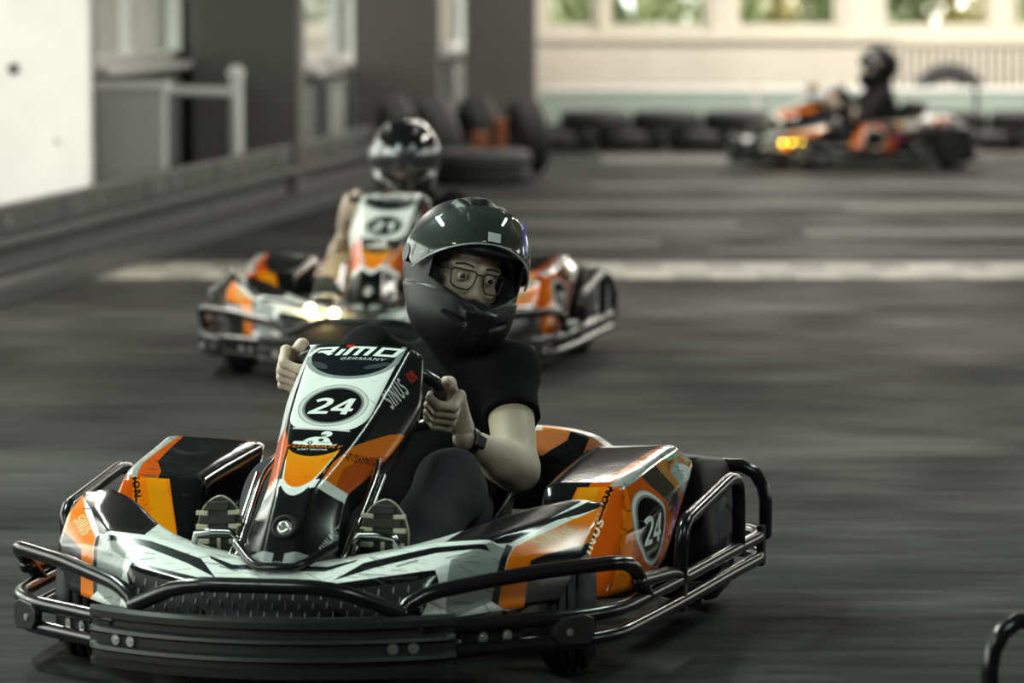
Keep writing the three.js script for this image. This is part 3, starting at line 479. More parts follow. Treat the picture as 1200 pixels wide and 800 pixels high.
function podPrint(num, s) { // s = +1 driver's left, -1 driver's right
  const p = new Print(1024, 1024);
  p.field('front', 0, 0, 512, 512, s > 0 ? 0.38 : -0.62, s > 0 ? 0.62 : -0.38, 0.1, 0.38, (c) => {
    c.fillStyle = '#131516'; c.fillRect(-1, -1, 2, 2); const P = (l, f) => poly(c, l.map(([x, y]) => [x * s, y]), f);
    P([[0.50, 0.4], [0.64, 0.4], [0.64, 0.08], [0.40, 0.08], [0.43, 0.2]], ORANGE); P([[0.51, 0.4], [0.55, 0.4], [0.46, 0.1], [0.41, 0.1], [0.44, 0.22]], '#dc8a0e'); P([[0.573, 0.4], [0.578, 0.4], [0.5, 0.1], [0.496, 0.1]], '#2a1a0c'); P([[0.58, 0.4], [0.64, 0.4], [0.64, 0.1], [0.51, 0.1]], DEEP);
    words(c, 'iON', s * 0.556, 0.335, 0.022, '#15110c', { rot: s * 1.25, slant: 0.2, stretch: 1.2 }); words(c, 'SiNUS', s * 0.535, 0.245, 0.028, '#dfe0d8', { rot: s * 1.25, slant: 0.2, stretch: 1.2 });
    scuffs(c, 60, s > 0 ? 0.4 : -0.6, s > 0 ? 0.6 : -0.4, 0.1, 0.38, 0.015, ['#2a1a0c', '#402208', '#777']);
  });
  p.field('top', 512, 0, 512, 512, s > 0 ? 0.38 : -0.66, s > 0 ? 0.66 : -0.38, -0.08, 0.55, (c) => {
    c.fillStyle = '#141617'; c.fillRect(-1, -1, 2, 2); const P = (l, f) => poly(c, l.map(([x, y]) => [x * s, y]), f);
    P([[0.50, -0.1], [0.515, 0.02], [0.555, 0.12], [0.575, 0.3], [0.59, 0.46], [0.7, 0.5], [0.7, -0.1]], DEEP); P([[0.545, -0.1], [0.585, 0.1], [0.6, 0.5], [0.61, 0.6], [0.7, 0.6], [0.7, -0.1]], '#8f9490');
    P([[0.38, 0.48], [0.6, 0.44], [0.6, 0.6], [0.38, 0.6]], '#b46a22');
    scuffs(c, 160, s > 0 ? 0.4 : -0.62, s > 0 ? 0.62 : -0.4, -0.05, 0.5, 0.05, ['#3a3c3d', '#565656', '#222']);
  });
  p.field('side', 0, 512, 1024, 512, -0.22, 0.48, 0.1, 0.42, (c) => { // u runs to the rear
    if (s < 0) { c.transform(-1, 0, 0, 1, 0.26, 0); }
    c.fillStyle = '#b9500d'; c.fillRect(-1, -1, 2, 2);
    poly(c, [[-0.22, 0.1], [-0.12, 0.1], [0.02, 0.42], [-0.22, 0.42]], ORANGE); poly(c, [[0.03, 0.42], [0.20, 0.42], [0.26, 0.30], [0.2, 0.27], [0.1, 0.36]], '#3a3632'); poly(c, [[0.2, 0.42], [0.48, 0.42], [0.48, 0.3], [0.26, 0.3]], '#a8743c');
    poly(c, [[0.24, 0.30], [0.27, 0.30], [0.25, 0.22], [0.225, 0.22]], '#5a32a8'); poly(c, [[0.28, 0.36], [0.36, 0.38], [0.34, 0.31], [0.28, 0.3]], '#8fa0a4'); poly(c, [[0.3, 0.4], [0.4, 0.4], [0.4, 0.385], [0.31, 0.38]], '#7fa38a'); oval(c, 0.36, 0.35, 0.03, 0.02, '#c8cdd0'); words(c, 'ION', 0.33, 0.33, 0.03, '#e8e8e0', { rot: 0.5, flipX: s });
    scuffs(c, 240, -0.2, 0.45, 0.1, 0.42, 0.04, ['#5a2a0a', '#2c2018', '#c88a50', '#333']);
    badge(c, 0.05, 0.256, 0.10, 0.086, num, { flipX: s, slant: 0.14 * s });
  });
  return p;
}
const podPick = (s) => (n, q) => n.z > 0.6 && q.x * s < 0.6 ? ['front', (q) => [q.x, q.y]] : n.y > 0.72 ? ['top', (q) => [q.x, -q.z]] : n.x * s > 0.25 ? ['side', (q) => [s > 0 ? -q.z : 0.26 + q.z, q.y]] : ['front', () => [s * 0.385, 0.3]];
// --- sundry kart geometry
G.bumper = (() => { // ribbed strip swept round the nose
  const path = []; for (let i = 0; i <= 36; i++) { const x = -0.40 + 0.8 * i / 36; path.push([x, 0.985 - 0.78 * x * x - 0.5 * Math.pow(Math.abs(x), 4)]); }
  const prof = [[-0.03, 0.178], [0.0, 0.18], [0.008, 0.172], [0.008, 0.158], [-0.003, 0.153], [-0.003, 0.141], [0.012, 0.135], [0.014, 0.128], [0.004, 0.122], [0.004, 0.104], [0.012, 0.098], [0.014, 0.09], [-0.002, 0.084], [-0.002, 0.072], [0.008, 0.068], [0.006, 0.052], [-0.03, 0.05]];
  const P = [], I = [], n = prof.length; path.forEach(([x, z], i) => { const a = path[Math.max(0, i - 1)], b = path[Math.min(36, i + 1)], tx = b[0] - a[0], tz = b[1] - a[1], l = Math.hypot(tx, tz), nx = -tz / l, nz = tx / l; const fade = Math.min(1, (0.40 - Math.abs(x)) / 0.03 + 0.35); for (const [o, y] of prof) P.push(x + nx * o * fade, y, z + nz * o * fade); });
  for (let i = 0; i < 36; i++) for (let j = 0; j < n; j++) { const a = i * n + j, b = i * n + (j + 1) % n; I.push(a, a + n, b, b, a + n, b + n); }
  for (const o of [0, 36 * n]) for (let j = 1; j < n - 1; j++) I.push(o, o + j, o + j + 1);
  const g = new THREE.BufferGeometry(); g.setAttribute('position', new THREE.Float32BufferAttribute(P, 3)); g.setIndex(I); const q = g.toNonIndexed(); q.computeVertexNormals(); return q;
})();
const R1 = 0.0165;
const railPts = (y) => [[0.34, y, 0.872], [0.44, y, 0.785], [0.605, y, 0.645], [0.682, y, 0.52], [0.70, y, 0.3], [0.722, y, 0.0], [0.748, y, -0.5], [0.768, y, -0.80], [0.70, y, -0.915], [0, y, -0.93]];
G.rails = [0.15, 0.098].map((y) => [tube(railPts(y), R1, 0.08), null]);
G.noseHoop = tube([[0.292, 0.185, 0.885], [0.16, 0.243, 0.952], [-0.16, 0.243, 0.952], [-0.292, 0.185, 0.885]], R1, 0.06);
G.frontHoop = tube([[0.285, 0.17, 0.885], [0.30, 0.20, 0.868], [0.345, 0.222, 0.83], [0.52, 0.245, 0.665], [0.683, 0.252, 0.505], [0.70, 0.235, 0.44], [0.70, 0.15, 0.30]], R1, 0.05);
G.sideHoop = tube([[0.722, 0.15, 0.03], [0.732, 0.28, 0.045], [0.752, 0.328, -0.45], [0.757, 0.31, -0.54], [0.752, 0.15, -0.56]], R1, 0.05);
G.rearHoop = tube([[0.56, 0.318, -0.80], [0.735, 0.318, -0.82], [0.772, 0.26, -0.83], [0.77, 0.15, -0.83]], R1, 0.06);
G.sideRail = tube([[0.70, 0.195, 0.40], [0.715, 0.175, 0.1], [0.722, 0.152, 0.0]], R1, 0.05);
G.clamp = (() => { const sh = new THREE.Shape([[-0.062, -0.012], [-0.045, -0.036], [0.045, -0.042], [0.062, -0.02], [0.058, 0.03], [0.03, 0.042], [-0.04, 0.034], [-0.062, 0.012]].map((p) => new THREE.Vector2(...p))); return new THREE.ExtrudeGeometry(sh, { depth: 0.03, bevelEnabled: true, bevelSize: 0.005, bevelThickness: 0.005, bevelSegments: 2 }); })();
G.bolt = merge([new THREE.CylinderGeometry(0.0115, 0.0115, 0.008, 14).rotateX(Math.PI / 2), new THREE.CylinderGeometry(0.0055, 0.0055, 0.012, 6).rotateX(Math.PI / 2)]);
G.tyreF = tyreGeo(0.13, 0.068, 0.125).rotateZ(Math.PI / 2); G.tyreR = tyreGeo(0.14, 0.07, 0.18).rotateZ(Math.PI / 2);
G.rim = new THREE.LatheGeometry([[0.02, -0.05], [0.05, -0.045], [0.068, -0.055], [0.072, -0.055], [0.07, 0], [0.072, 0.055], [0.068, 0.055], [0.05, 0.03], [0.02, 0.035]].map((p) => new THREE.Vector2(...p)), 28).rotateZ(Math.PI / 2);
G.wheelCover = (() => { const V = [[0.56, 0.10, -0.52], [0.70, 0.10, -0.50], [0.705, 0.10, -0.88], [0.56, 0.10, -0.88], [0.56, 0.372, -0.50], [0.672, 0.372, -0.49], [0.69, 0.335, -0.80], [0.56, 0.345, -0.84]]; return subdivide(V, [[0, 1, 2, 3], [7, 6, 5, 4], [0, 4, 5, 1], [1, 5, 6, 2], [2, 6, 7, 3], [3, 7, 4, 0]].map((f) => f.slice().reverse()), 2, 3, 18); })();
G.rearCover = (() => { const xs = [-0.52, -0.36, -0.26, 0.26, 0.36, 0.52], sec = (x) => { const h = Math.abs(x) < 0.3 ? 0.425 : Math.abs(x) < 0.5 ? 0.395 : 0.28; return [[x, 0.22, -0.60], [x, h - 0.06, -0.62], [x, h, -0.70], [x, h - 0.01, -0.82], [x, 0.30, -0.90], [x, 0.22, -0.90]]; }; const V = xs.flatMap(sec), F = gridFaces(6, 6, true); F.push([0, 1, 2, 3, 4, 5].reverse(), [30, 31, 32, 33, 34, 35]); return subdivide(V, F.map((f) => f.slice().reverse()), 2, 3, 18); })();
function rearPrint() { const p = new Print(1024, 512); p.field('all', 0, 0, 1024, 512, -0.56, 0.56, 0.2, 0.75, (c) => { c.fillStyle = '#121415'; c.fillRect(-1, -1, 2, 2); for (const s of [-1, 1]) { const Q = (l, f) => poly(c, l.map(([x, y]) => [s * x, y]), f); Q([[0.12, 0.395], [0.12, 0.8], [0.33, 0.8], [0.31, 0.46], [0.26, 0.375]], '#b4683a'); Q([[0.12, 0.46], [0.33, 0.57], [0.33, 0.545], [0.12, 0.435]], '#d07a1e'); Q([[0.19, 0.53], [0.235, 0.55], [0.245, 0.50], [0.205, 0.485]], '#d6cfc4'); Q([[0.35, 0.36], [0.36, 0.5], [0.45, 0.45], [0.47, 0.34]], '#9a5634'); oval(c, s * 0.405, 0.405, 0.04, 0.02, '#0c0d0e', -0.3 * s); oval(c, s * 0.42, 0.425, 0.014, 0.007, '#b8d0d8'); } scuffs(c, 120, -0.5, 0.5, 0.2, 0.7, 0.04, ['#555', '#2a2a2a', '#a08060']); }); return p; }
G.seat = (() => { const V = [], rows = [[0.16, 0.07, 0.02, 0.20], [0.20, 0.055, -0.14, 0.24], [0.215, 0.06, -0.30, 0.30], [0.205, 0.10, -0.44, 0.36], [0.195, 0.25, -0.53, 0.42], [0.185, 0.42, -0.60, 0.49], [0.15, 0.52, -0.645, 0.53]];
  for (const [w, y, z, ys] of rows) { const e = 0.04; V.push([-w - e, Math.max(ys, y), z + (y > 0.2 ? 0.11 : 0)], [-w, y + (ys - y) * 0.25, z + (y > 0.2 ? 0.05 : 0)], [-w * 0.55, y, z], [0, y - 0.004, z], [w * 0.55, y, z], [w, y + (ys - y) * 0.25, z + (y > 0.2 ? 0.05 : 0)], [w + e, Math.max(ys, y), z + (y > 0.2 ? 0.11 : 0)]); }
  return solidify(subdivide(V, gridFaces(7, 7), 0, 2, 180), 0.01); })();
const wheelC = V3(0, 0.573, 0.025), wheelN = V3(0, 0.53, -0.848), wheelW = V3(0, 0.848, 0.53);
G.steer = (() => { const pts = [], sp = (v) => Math.sign(v) * Math.pow(Math.abs(v), 0.62); for (let i = 0; i <= 40; i++) { const a = i / 40 * Math.PI * 2; pts.push(V3(sp(Math.cos(a)) * 0.166, sp(Math.sin(a)) * 0.088, 0)); } return new THREE.TubeGeometry(new THREE.CatmullRomCurve3(pts.slice(0, 40), true), 64, 0.0155, 12, true); })();
G.spokes = [[1, 0], [-1, 0], [0, -0.52]].map(([a, b]) => tube([[0, 0, 0.0], [a * 0.09, b * 0.09, -0.012], [a * 0.16, b * 0.16, 0]], 0.011, 0.03));
G.tray = (() => { const s = new THREE.Shape([[-0.27, -0.25], [-0.27, 0.35], [-0.22, 0.80], [0.22, 0.80], [0.27, 0.35], [0.27, -0.25]].map(([x, z]) => new THREE.Vector2(x, z))); return new THREE.ExtrudeGeometry(s, { depth: 0.006, bevelEnabled: false }).rotateX(Math.PI / 2).translate(0, 0.05, 0); })();
G.chassis = merge([1, -1].map((s) => tube([[s * 0.22, 0.065, 0.86], [s * 0.27, 0.065, 0.45], [s * 0.32, 0.065, 0.1], [s * 0.32, 0.065, -0.85]], 0.016)).concat([[0.55], [0.1], [-0.5], [-0.85]].map(([z]) => tube([[-0.33, 0.065, z], [0.33, 0.065, z]], 0.016))).concat([1, -1].map((s) => tube([[s * 0.32, 0.065, -0.2], [s * 0.72, 0.1, -0.22]], 0.014))).concat([1, -1].map((s) => tube([[s * 0.28, 0.065, 0.42], [s * 0.5, 0.11, 0.42]], 0.014))).concat([1, -1].map((s) => tube([[s * 0.22, 0.065, 0.8], [s * 0.26, 0.11, 0.9]], 0.014))));
const flipTri = (g) => mirrorX(g);
const carMats = { fairing: null, rear: null };
const cachedParts = {};
function makeKart(name, label, group, num, lamps) {
  const t = thing(name, label, 'go-kart', group), two = (fn) => { for (const s of [1, -1]) fn(s); };
  const mir = (key, g, s) => s > 0 ? g : (cachedParts[key] ??= mirrorX(g));
  if (!carMats.fairing) { const fp = fairingPrint(), rp = rearPrint(); carMats.fairing = printMat(fp); carMats.rear = printMat(rp); G.fairingUV = printUV(G.fairing, fp, () => ['top', fairUV]); G.rearUV = printUV(G.rearCover, rp, () => ['all', (q) => [q.x, q.y - (q.z + 0.6)]]); }
  part('chassis', G.chassis, K.steel, t); part('floor_tray', G.tray, K.matt, t);
  // bumper
  const fb = part('front_bumper', G.bumper, K.bumper, t);
  for (const s of [-1, 1]) for (const x of [0.285, 0.324]) { const b = part('bolt', G.bolt, K.bolt, fb); b.position.set(s * x, 0.114, 0.985 - 0.78 * x * x - 0.5 * x ** 4 + 0.007); b.rotation.y = s * 0.45; }
  two((s) => {
    G.rails.forEach(([g], i) => part('bumper_rail', mir('rail' + i, g, s), K.tube, t));
    for (const [k, n] of [['frontHoop', 'front_hoop'], ['sideHoop', 'side_hoop'], ['rearHoop', 'rear_hoop'], ['sideRail', 'side_brace']]) part(n, mir(k, G[k], s), K.tube, t);
    const cl = part('rail_clamp', G.clamp, K.bumper, t); cl.position.set(s * 0.605, 0.124, 0.648); cl.rotation.y = s * 0.74; cl.scale.set(0.74 * s, 0.7, 0.5);
    const b = part('bolt', G.bolt, K.bolt, cl); b.position.set(-0.02, -0.004, 0.039);
    const plate = part('rail_bracket', rbox(0.14, 0.07, 0.02, 0.006), K.matt, t); plate.position.set(s * 0.455, 0.124, 0.752); plate.rotation.y = s * 0.72;
    for (const x of [-0.028, 0.03]) { const q = part('bolt', G.bolt, K.bolt, plate); q.position.set(x, -0.002, 0.012); }
    for (const z of [0.0, -0.80]) { const j = part('rail_joint', rbox(0.02, 0.10, 0.035, 0.006), K.matt, t); j.position.set(s * (z ? 0.765 : 0.722), 0.124, z); }
  });
  part('nose_hoop', G.noseHoop, K.tube, t);
  // bodywork
  const fair = part('nose_fairing', G.fairingUV, carMats.fairing, t);
  { // lamp grille: rows of small upright louvres, and the lamps
    const lou = box(0.0032, 0.014, 0.007), row = (x, k) => { const y3 = 0.226 + 0.21 * x * x, z3 = 0.868 - 0.88 * x * x, y4 = 0.150 + 0.04 * x * x, z4 = 0.905 - 0.83 * x * x, t = 0.22 + 0.24 * k; return [y3 + (y4 - y3) * t, z3 + (z4 - z3) * t + 0.004]; };
    const grid = (cachedParts.grille ??= (() => { const P = [], R = 5, C = 24; for (let j = 0; j <= R; j++) for (let i = 0; i <= C; i++) { const x = (i / C * 2 - 1) * (0.325 - 0.03 * j / R), y3 = 0.226 + 0.21 * x * x, z3 = 0.868 - 0.88 * x * x, y4 = 0.150 + 0.04 * x * x, z4 = 0.905 - 0.83 * x * x, q = 0.06 + 0.92 * j / R; P.push(x, y3 + (y4 - y3) * q, z3 + (z4 - z3) * q + 0.003); }
      const g = new THREE.BufferGeometry(); g.setAttribute('position', new THREE.Float32BufferAttribute(P, 3)); g.setIndex(flip(gridFaces(R + 1, C + 1)).flatMap((f) => [f[0], f[1], f[2], f[0], f[2], f[3]])); g.computeVertexNormals(); return solidify(g, -0.002); })());
    part('lamp_grille', grid, K.matt, fair);
    for (let i = -11; i <= 11; i++) { for (let k = 0; k < 3; k++) { const x = i * 0.029 + (k % 2) * 0.0145, [y, z] = row(x, k), m = part('louvre', lou, K.mesh, fair); m.position.set(x, y, z); m.rotation.x = -0.45; } }
    lamps.forEach(([x, y, z, mat]) => { const m = part('headlamp', new THREE.SphereGeometry(0.018, 16, 10), mat, fair); m.position.set(x, y, z); });
  }
  const pp = panelPrint(num), panel = part('front_panel', printUV(G.panel, pp, (n) => n.y < 0.12 ? ['face', () => [0.0, -0.34]] : ['face', slope]), printMat(pp), t);
  { const s = part('screw', merge([new THREE.CylinderGeometry(0.017, 0.019, 0.006, 20).rotateX(0.95), new THREE.TorusGeometry(0.011, 0.004, 8, 20).rotateX(-0.6).translate(0, 0.002, 0.003)]), K.bolt, panel); s.position.set(0, 0.338, 0.738); 
    const rim = part('screw_recess', new THREE.TorusGeometry(0.024, 0.006, 8, 24).rotateX(-0.62), K.matt, panel); rim.position.set(0, 0.340, 0.737);
    part('foot_bar', tube([[-0.108, 0.300, 0.735], [-0.045, 0.262, 0.815], [0.045, 0.262, 0.815], [0.108, 0.300, 0.735]], 0.010, 0.02), K.tube, panel); }
  two((s) => {
    const pr = podPrint(num, s), base = mir('podLeft', G.podLeft.toNonIndexed(), s);
    part('side_pod', printUV(clean(base.clone()), pr, podPick(s)), printMat(pr, { roughness: 0.13, bumpScale: 0.0016 }), t);
    part('wheel_cover', mir('wheelCover', G.wheelCover.toNonIndexed(), s), K.matt, t);
    part('support_bar', merge([tube([[s * 0.118, 0.27, 0.70], [s * 0.128, 0.42, 0.46], [s * 0.08, 0.52, 0.2]], 0.0075), tube([[s * 0.135, 0.27, 0.69], [s * 0.143, 0.42, 0.45]], 0.0065)]), K.chrome, t);
    const pd = part('pedal', tube([[s * 0.118, 0.07, 0.60], [s * 0.118, 0.30, 0.655], [s * 0.135, 0.318, 0.66], [s * 0.215, 0.318, 0.66], [s * 0.232, 0.30, 0.655], [s * 0.232, 0.24, 0.64]], 0.008, 0.018), K.chrome, t);
    for (const [z, r, g, x, w] of [[0.42, 0.13, G.tyreF, 0.548, 1], [-0.70, 0.14, G.tyreR, 0.61, 1.4]]) {
      const wh = new THREE.Group(); wh.name = z > 0 ? 'front_wheel' : 'rear_wheel'; wh.position.set(s * x, r, z); t.add(wh); if (z > 0) wh.rotation.y = 0.2;
      part('tyre', g, K.tyre, wh); const ri = part('rim', G.rim, K.metal, wh); ri.scale.set(w, r / 0.13, r / 0.13); part('hub', new THREE.CylinderGeometry(0.022, 0.022, 0.13 * w, 14).rotateZ(Math.PI / 2), K.steel, wh);
    }
  });
  part('rear_axle', tube([[-0.6, 0.14, -0.70], [0.6, 0.14, -0.70]], 0.02), K.steel, t);
  part('rear_cover', G.rearUV, carMats.rear, t);
  part('seat', G.seat, K.black, t);
  part('steering_column', cyl([0, 0.10, 0.66], [0, 0.56, 0.045], 0.011), K.steel, t);
  const sw = new THREE.Group(); sw.name = 'steering_wheel'; t.add(sw); sw.position.copy(wheelC); const bas = new THREE.Matrix4().makeBasis(V3(1, 0, 0), wheelW, V3(1, 0, 0).cross(wheelW)); sw.quaternion.setFromRotationMatrix(bas); sw.rotateZ(-0.30);
  part('rim', G.steer, K.black, sw); G.spokes.forEach((g) => part('spoke', g, K.steel, sw)); part('hub_pad', rbox(0.07, 0.07, 0.03, 0.012), K.matt, sw);
  return t;
}
function placeKart(o, x, z, yaw, roll = 0) { o.rotation.order = 'YXZ'; o.position.set(x, 0, z); o.rotation.set(0, yaw * Math.PI / 180, roll * Math.PI / 180); return o; }

// ------------------------------------------------------------------ drivers
const P = {
  skin: phys([0.52, 0.41, 0.32], { roughness: 0.55, sheen: 0.15 }), shirt: phys([0.006, 0.006, 0.0065], { roughness: 0.9, specularIntensity: 0.25 }), trousers: phys([0.034, 0.034, 0.04], { roughness: 0.9, specularIntensity: 0.3 }), tan: std([0.36, 0.25, 0.13], 0.85), hood: std([0.012, 0.011, 0.011], 0.9),
  helmet: phys([0.010, 0.010, 0.011], { roughness: 0.4, specularIntensity: 0.55 }), gloss: phys([0.012, 0.012, 0.013], { roughness: 0.12, clearcoat: 1, clearcoatRoughness: 0.05 }), lining: std([0.008, 0.008, 0.009], 0.95),
  visor: phys([0.5, 0.54, 0.51], { roughness: 0.05, transmission: 0.94, thickness: 0, ior: 1.5 }), mirrorVisor: phys([0.16, 0.16, 0.17], { roughness: 0.12, metalness: 0.8 }), lens: phys([0.97, 0.98, 0.95], { roughness: 0.02, transmission: 1, thickness: 0, ior: 1.45 }),
  frame: std([0.012, 0.010, 0.010], 0.3), eyeWhite: std([0.62, 0.6, 0.56], 0.25), iris: std([0.03, 0.02, 0.014], 0.1), brow: std([0.03, 0.02, 0.014], 0.9), watch: std([0.012, 0.012, 0.014], 0.35), screen: std([0.03, 0.035, 0.04], 0.1), sole: std([0.02, 0.024, 0.02], 0.75), tread: std([0.46, 0.45, 0.33], 0.7), shoe: std([0.02, 0.02, 0.02], 0.7), shoeWhite: std([0.75, 0.75, 0.72], 0.6), sticker: std([0.62, 0.66, 0.64], 0.4), blue: std([0.03, 0.06, 0.55], 0.4), strap: std([0.02, 0.02, 0.02], 0.7), dull: phys([0.008, 0.008, 0.009], { roughness: 0.6, specularIntensity: 0.3 }), grey: std([0.16, 0.16, 0.16], 0.4), clearEdge: std([0.34, 0.37, 0.36], 0.25),
};
const mixv = (a, b, t) => a.map((x, i) => x + (b[i] - x) * t), addv = (a, b) => a.map((x, i) => x + b[i]);
function bonesSDF(B, k) { return (x, y, z) => { let d = 9; for (const [a, b, ra, rb] of B) { const c = capsule(x, y, z, a, b, ra, rb); d = d > 8 ? c : smin(d, c, k); } return d; }; }
function boundsOf(B, m) { const lo = [9, 9, 9], hi = [-9, -9, -9]; for (const [a, b, ra, rb] of B) for (const [p, r] of [[a, ra], [b, rb]]) for (let i = 0; i < 3; i++) { lo[i] = Math.min(lo[i], p[i] - r - m); hi[i] = Math.max(hi[i], p[i] + r + m); } return [lo, hi]; }
function meshBones(B, k, cell, warp) { const s = bonesSDF(B, k), [lo, hi] = boundsOf(B, cell * 3 + 0.01); return surfaceNets(warp ? (x, y, z) => s(x, y, z) + warp(x, y, z) : s, lo, hi, cell); }
// a hand closed on the wheel rim: a along the rim (thumb end up), b outwards, c to the front
function handBones(center, a, b, c, wrist, s) {
  const at = (p, q, r) => [center[0] + a.x * p + b.x * q + c.x * r, center[1] + a.y * p + b.y * q + c.y * r, center[2] + a.z * p + b.z * q + c.z * r];
  const B = [], spread = [0.033, 0.0105, -0.0115, -0.032], len = [0.98, 1.06, 1.0, 0.84];
  spread.forEach((o, i) => { const l = len[i], r = 0.0106 - 0.0006 * i, k0 = at(o * 1.08, 0.041, -0.012), k1 = at(o, 0.036 * l, 0.030), k2 = at(o * 0.97, 0.0, 0.037), k3 = at(o * 0.95, -0.024 * l, 0.02), k4 = at(o * 0.93, -0.026, 0.004); B.push([k0, k1, r * 1.08, r], [k1, k2, r, r * 0.96], [k2, k3, r * 0.96, r * 0.88], [k3, k4, r * 0.88, r * 0.8]); });
  const palm = [];
  spread.forEach((o) => palm.push([mixv(wrist, at(o * 0.7, 0.036, -0.05), 0.25), at(o * 1.05, 0.039, -0.014), 0.019, 0.0125]));
  const base = at(0.012, 0.012, -0.045), t1 = at(0.045, 0.008, -0.034), t2 = at(0.066, 0.004, -0.008), t3 = at(0.082, 0.006, 0.006);
  palm.push([mixv(wrist, base, 0.4), base, 0.02, 0.017], [base, t1, 0.016, 0.0125], [t1, t2, 0.0125, 0.0112], [t2, t3, 0.0112, 0.0085]);
  return { B, palm };
}
function handMesh(h, cell) {
  const fs = [0, 1, 2, 3].map((i) => bonesSDF(h.B.slice(i * 4, i * 4 + 4), 0.006)), ps = bonesSDF(h.palm, 0.018), [lo, hi] = boundsOf([...h.B, ...h.palm], 0.012);
  return surfaceNets((x, y, z) => { let d = ps(x, y, z); let f = 9; for (const q of fs) { const v = q(x, y, z); f = f > 8 ? v : smin(f, v, 0.002); } return smin(d, f, 0.008); }, lo, hi, cell);
}
function helmetGeo(cell) {
  const port = (x, y, z) => { const qx = Math.abs(x) - 0.106, qy = Math.max(y - 0.058, -0.064 + 0.42 * Math.abs(x) - y), o = Math.min(Math.max(qx, qy), 0) + Math.hypot(Math.max(qx + 0.03, 0), Math.max(qy + 0.03, 0)) - 0.03; return smax(Math.max(qx, qy) > 0 ? Math.max(o, Math.max(qx, qy)) : Math.max(qx, qy), 0.015 - z, 0.01); };
  const solid = (x, y, z, o) => smin(ellip(x, y, z, 0, 0.02, -0.012, 0.134 + o, 0.146 + o, 0.158 + o), ellip(x, y, z, 0, -0.095, 0.048, 0.106 + o, 0.085 + o, 0.118 + o), 0.07);
  return surfaceNets((x, y, z) => {
    let d = solid(x, y, z, 0);
    const line = y + 0.06 - 0.28 * (z - 0.02) * 0.4 + 0.30 * Math.max(0, Math.abs(x) - 0.02) * -0.5;          // raised lower jaw plate
    d -= 0.0035 * Math.min(1, Math.max(0, (-line + 0.002) / 0.004)) * (z > -0.09 ? 1 : 0);
    d -= 0.004 * Math.min(1, Math.max(0, (Math.abs(x) < 0.05 && z > 0.02 && z < 0.09 && y > 0.1 ? 1 : 0)));
    d = smin(d, Math.max(Math.abs(x) - 0.03 - 0.35 * (y + 0.092), Math.abs(y + 0.092) - 0.02, Math.abs(z - 0.160 - 0.12 * (y + 0.092)) - 0.008), 0.016);  // chin vent
    d = smin(d, capsule(x, y, z, [0, 0.155, 0.03], [0, 0.135, -0.1], 0.017, 0.02), 0.02);                          // crown spine
    for (const s of [-1, 1]) { d = smin(d, capsule(x, y, z, [s * 0.045, 0.142, 0.055], [s * 0.05, 0.15, 0.01], 0.012, 0.012), 0.012); d = smax(d, -capsule(x, y, z, [s * 0.035, -0.098, 0.165], [s * 0.075, -0.085, 0.14], 0.006, 0.004), 0.004); }
    d = smax(d, -port(x, y, z), 0.006);
    d = smax(d, -solid(x, y, z, -0.02), 0.004);
    return smax(d, -(y + 0.168 + 0.10 * z), 0.01);
  }, [-0.17, -0.2, -0.19], [0.17, 0.195, 0.205], cell);
}
const helmetFine = helmetGeo(0.0034), helmetCoarse = helmetGeo(0.007);
function visorGeo() {
  const V = [], N = 44, R = 12; for (let j = 0; j <= R; j++) for (let i = 0; i <= N; i++) { const az = (i / N * 2 - 1) * 1.42, w = Math.pow(Math.cos(az * 0.82), 0.5), el = (-0.40 + 0.64 * j / R) * (0.42 + 0.58 * w), rx = 0.147, ry = 0.165, rz = 0.182; V.push([rx * Math.sin(az) * Math.cos(el), 0.012 + ry * Math.sin(el), -0.012 + rz * Math.cos(az) * Math.cos(el) ]); }
  const g = new THREE.BufferGeometry(); g.setAttribute('position', new THREE.Float32BufferAttribute(V.flat(), 3)); g.setIndex(gridFaces(R + 1, N + 1).flatMap((f) => [f[0], f[1], f[2], f[0], f[2], f[3]])); g.computeVertexNormals(); return g;
}
const visorBase = solidify(visorGeo(), 0.0022);
const headGeo = (cell) => surfaceNets((x, y, z) => {
  let d = ellip(x, y, z, 0, 0.015, -0.012, 0.077, 0.108, 0.097);
  d = smin(d, ellip(x, y, z, 0, -0.06, 0.022, 0.057, 0.062, 0.066), 0.03);
  for (const s of [-1, 1]) {
    d = smax(d, -ellip(x, y, z, s * 0.033, -0.001, 0.1, 0.024, 0.015, 0.017), 0.012);
    d = smin(d, capsule(x, y, z, [s * 0.014, 0.021, 0.083], [s * 0.05, 0.02, 0.068], 0.009, 0.008), 0.012);
    d = smin(d, ellip(x, y, z, s * 0.042, -0.035, 0.058, 0.02, 0.018, 0.017), 0.02);
    d = smin(d, ellip(x, y, z, s * 0.078, -0.01, -0.01, 0.008, 0.03, 0.018), 0.008);
    d = smin(d, ellip(x, y, z, s * 0.0115, -0.043, 0.094, 0.009, 0.008, 0.010), 0.008);
  }
  d = smin(d, capsule(x, y, z, [0, 0.008, 0.083], [0, -0.036, 0.1], 0.0085, 0.0105), 0.012);
  d = smin(d, ellip(x, y, z, 0, -0.073, 0.078, 0.022, 0.008, 0.01), 0.008);
  return smin(d, capsule(x, y, z, [0, -0.06, -0.03], [0, -0.105, -0.045], 0.052, 0.05), 0.02);
}, [-0.1, -0.17, -0.125], [0.1, 0.135, 0.13], cell);
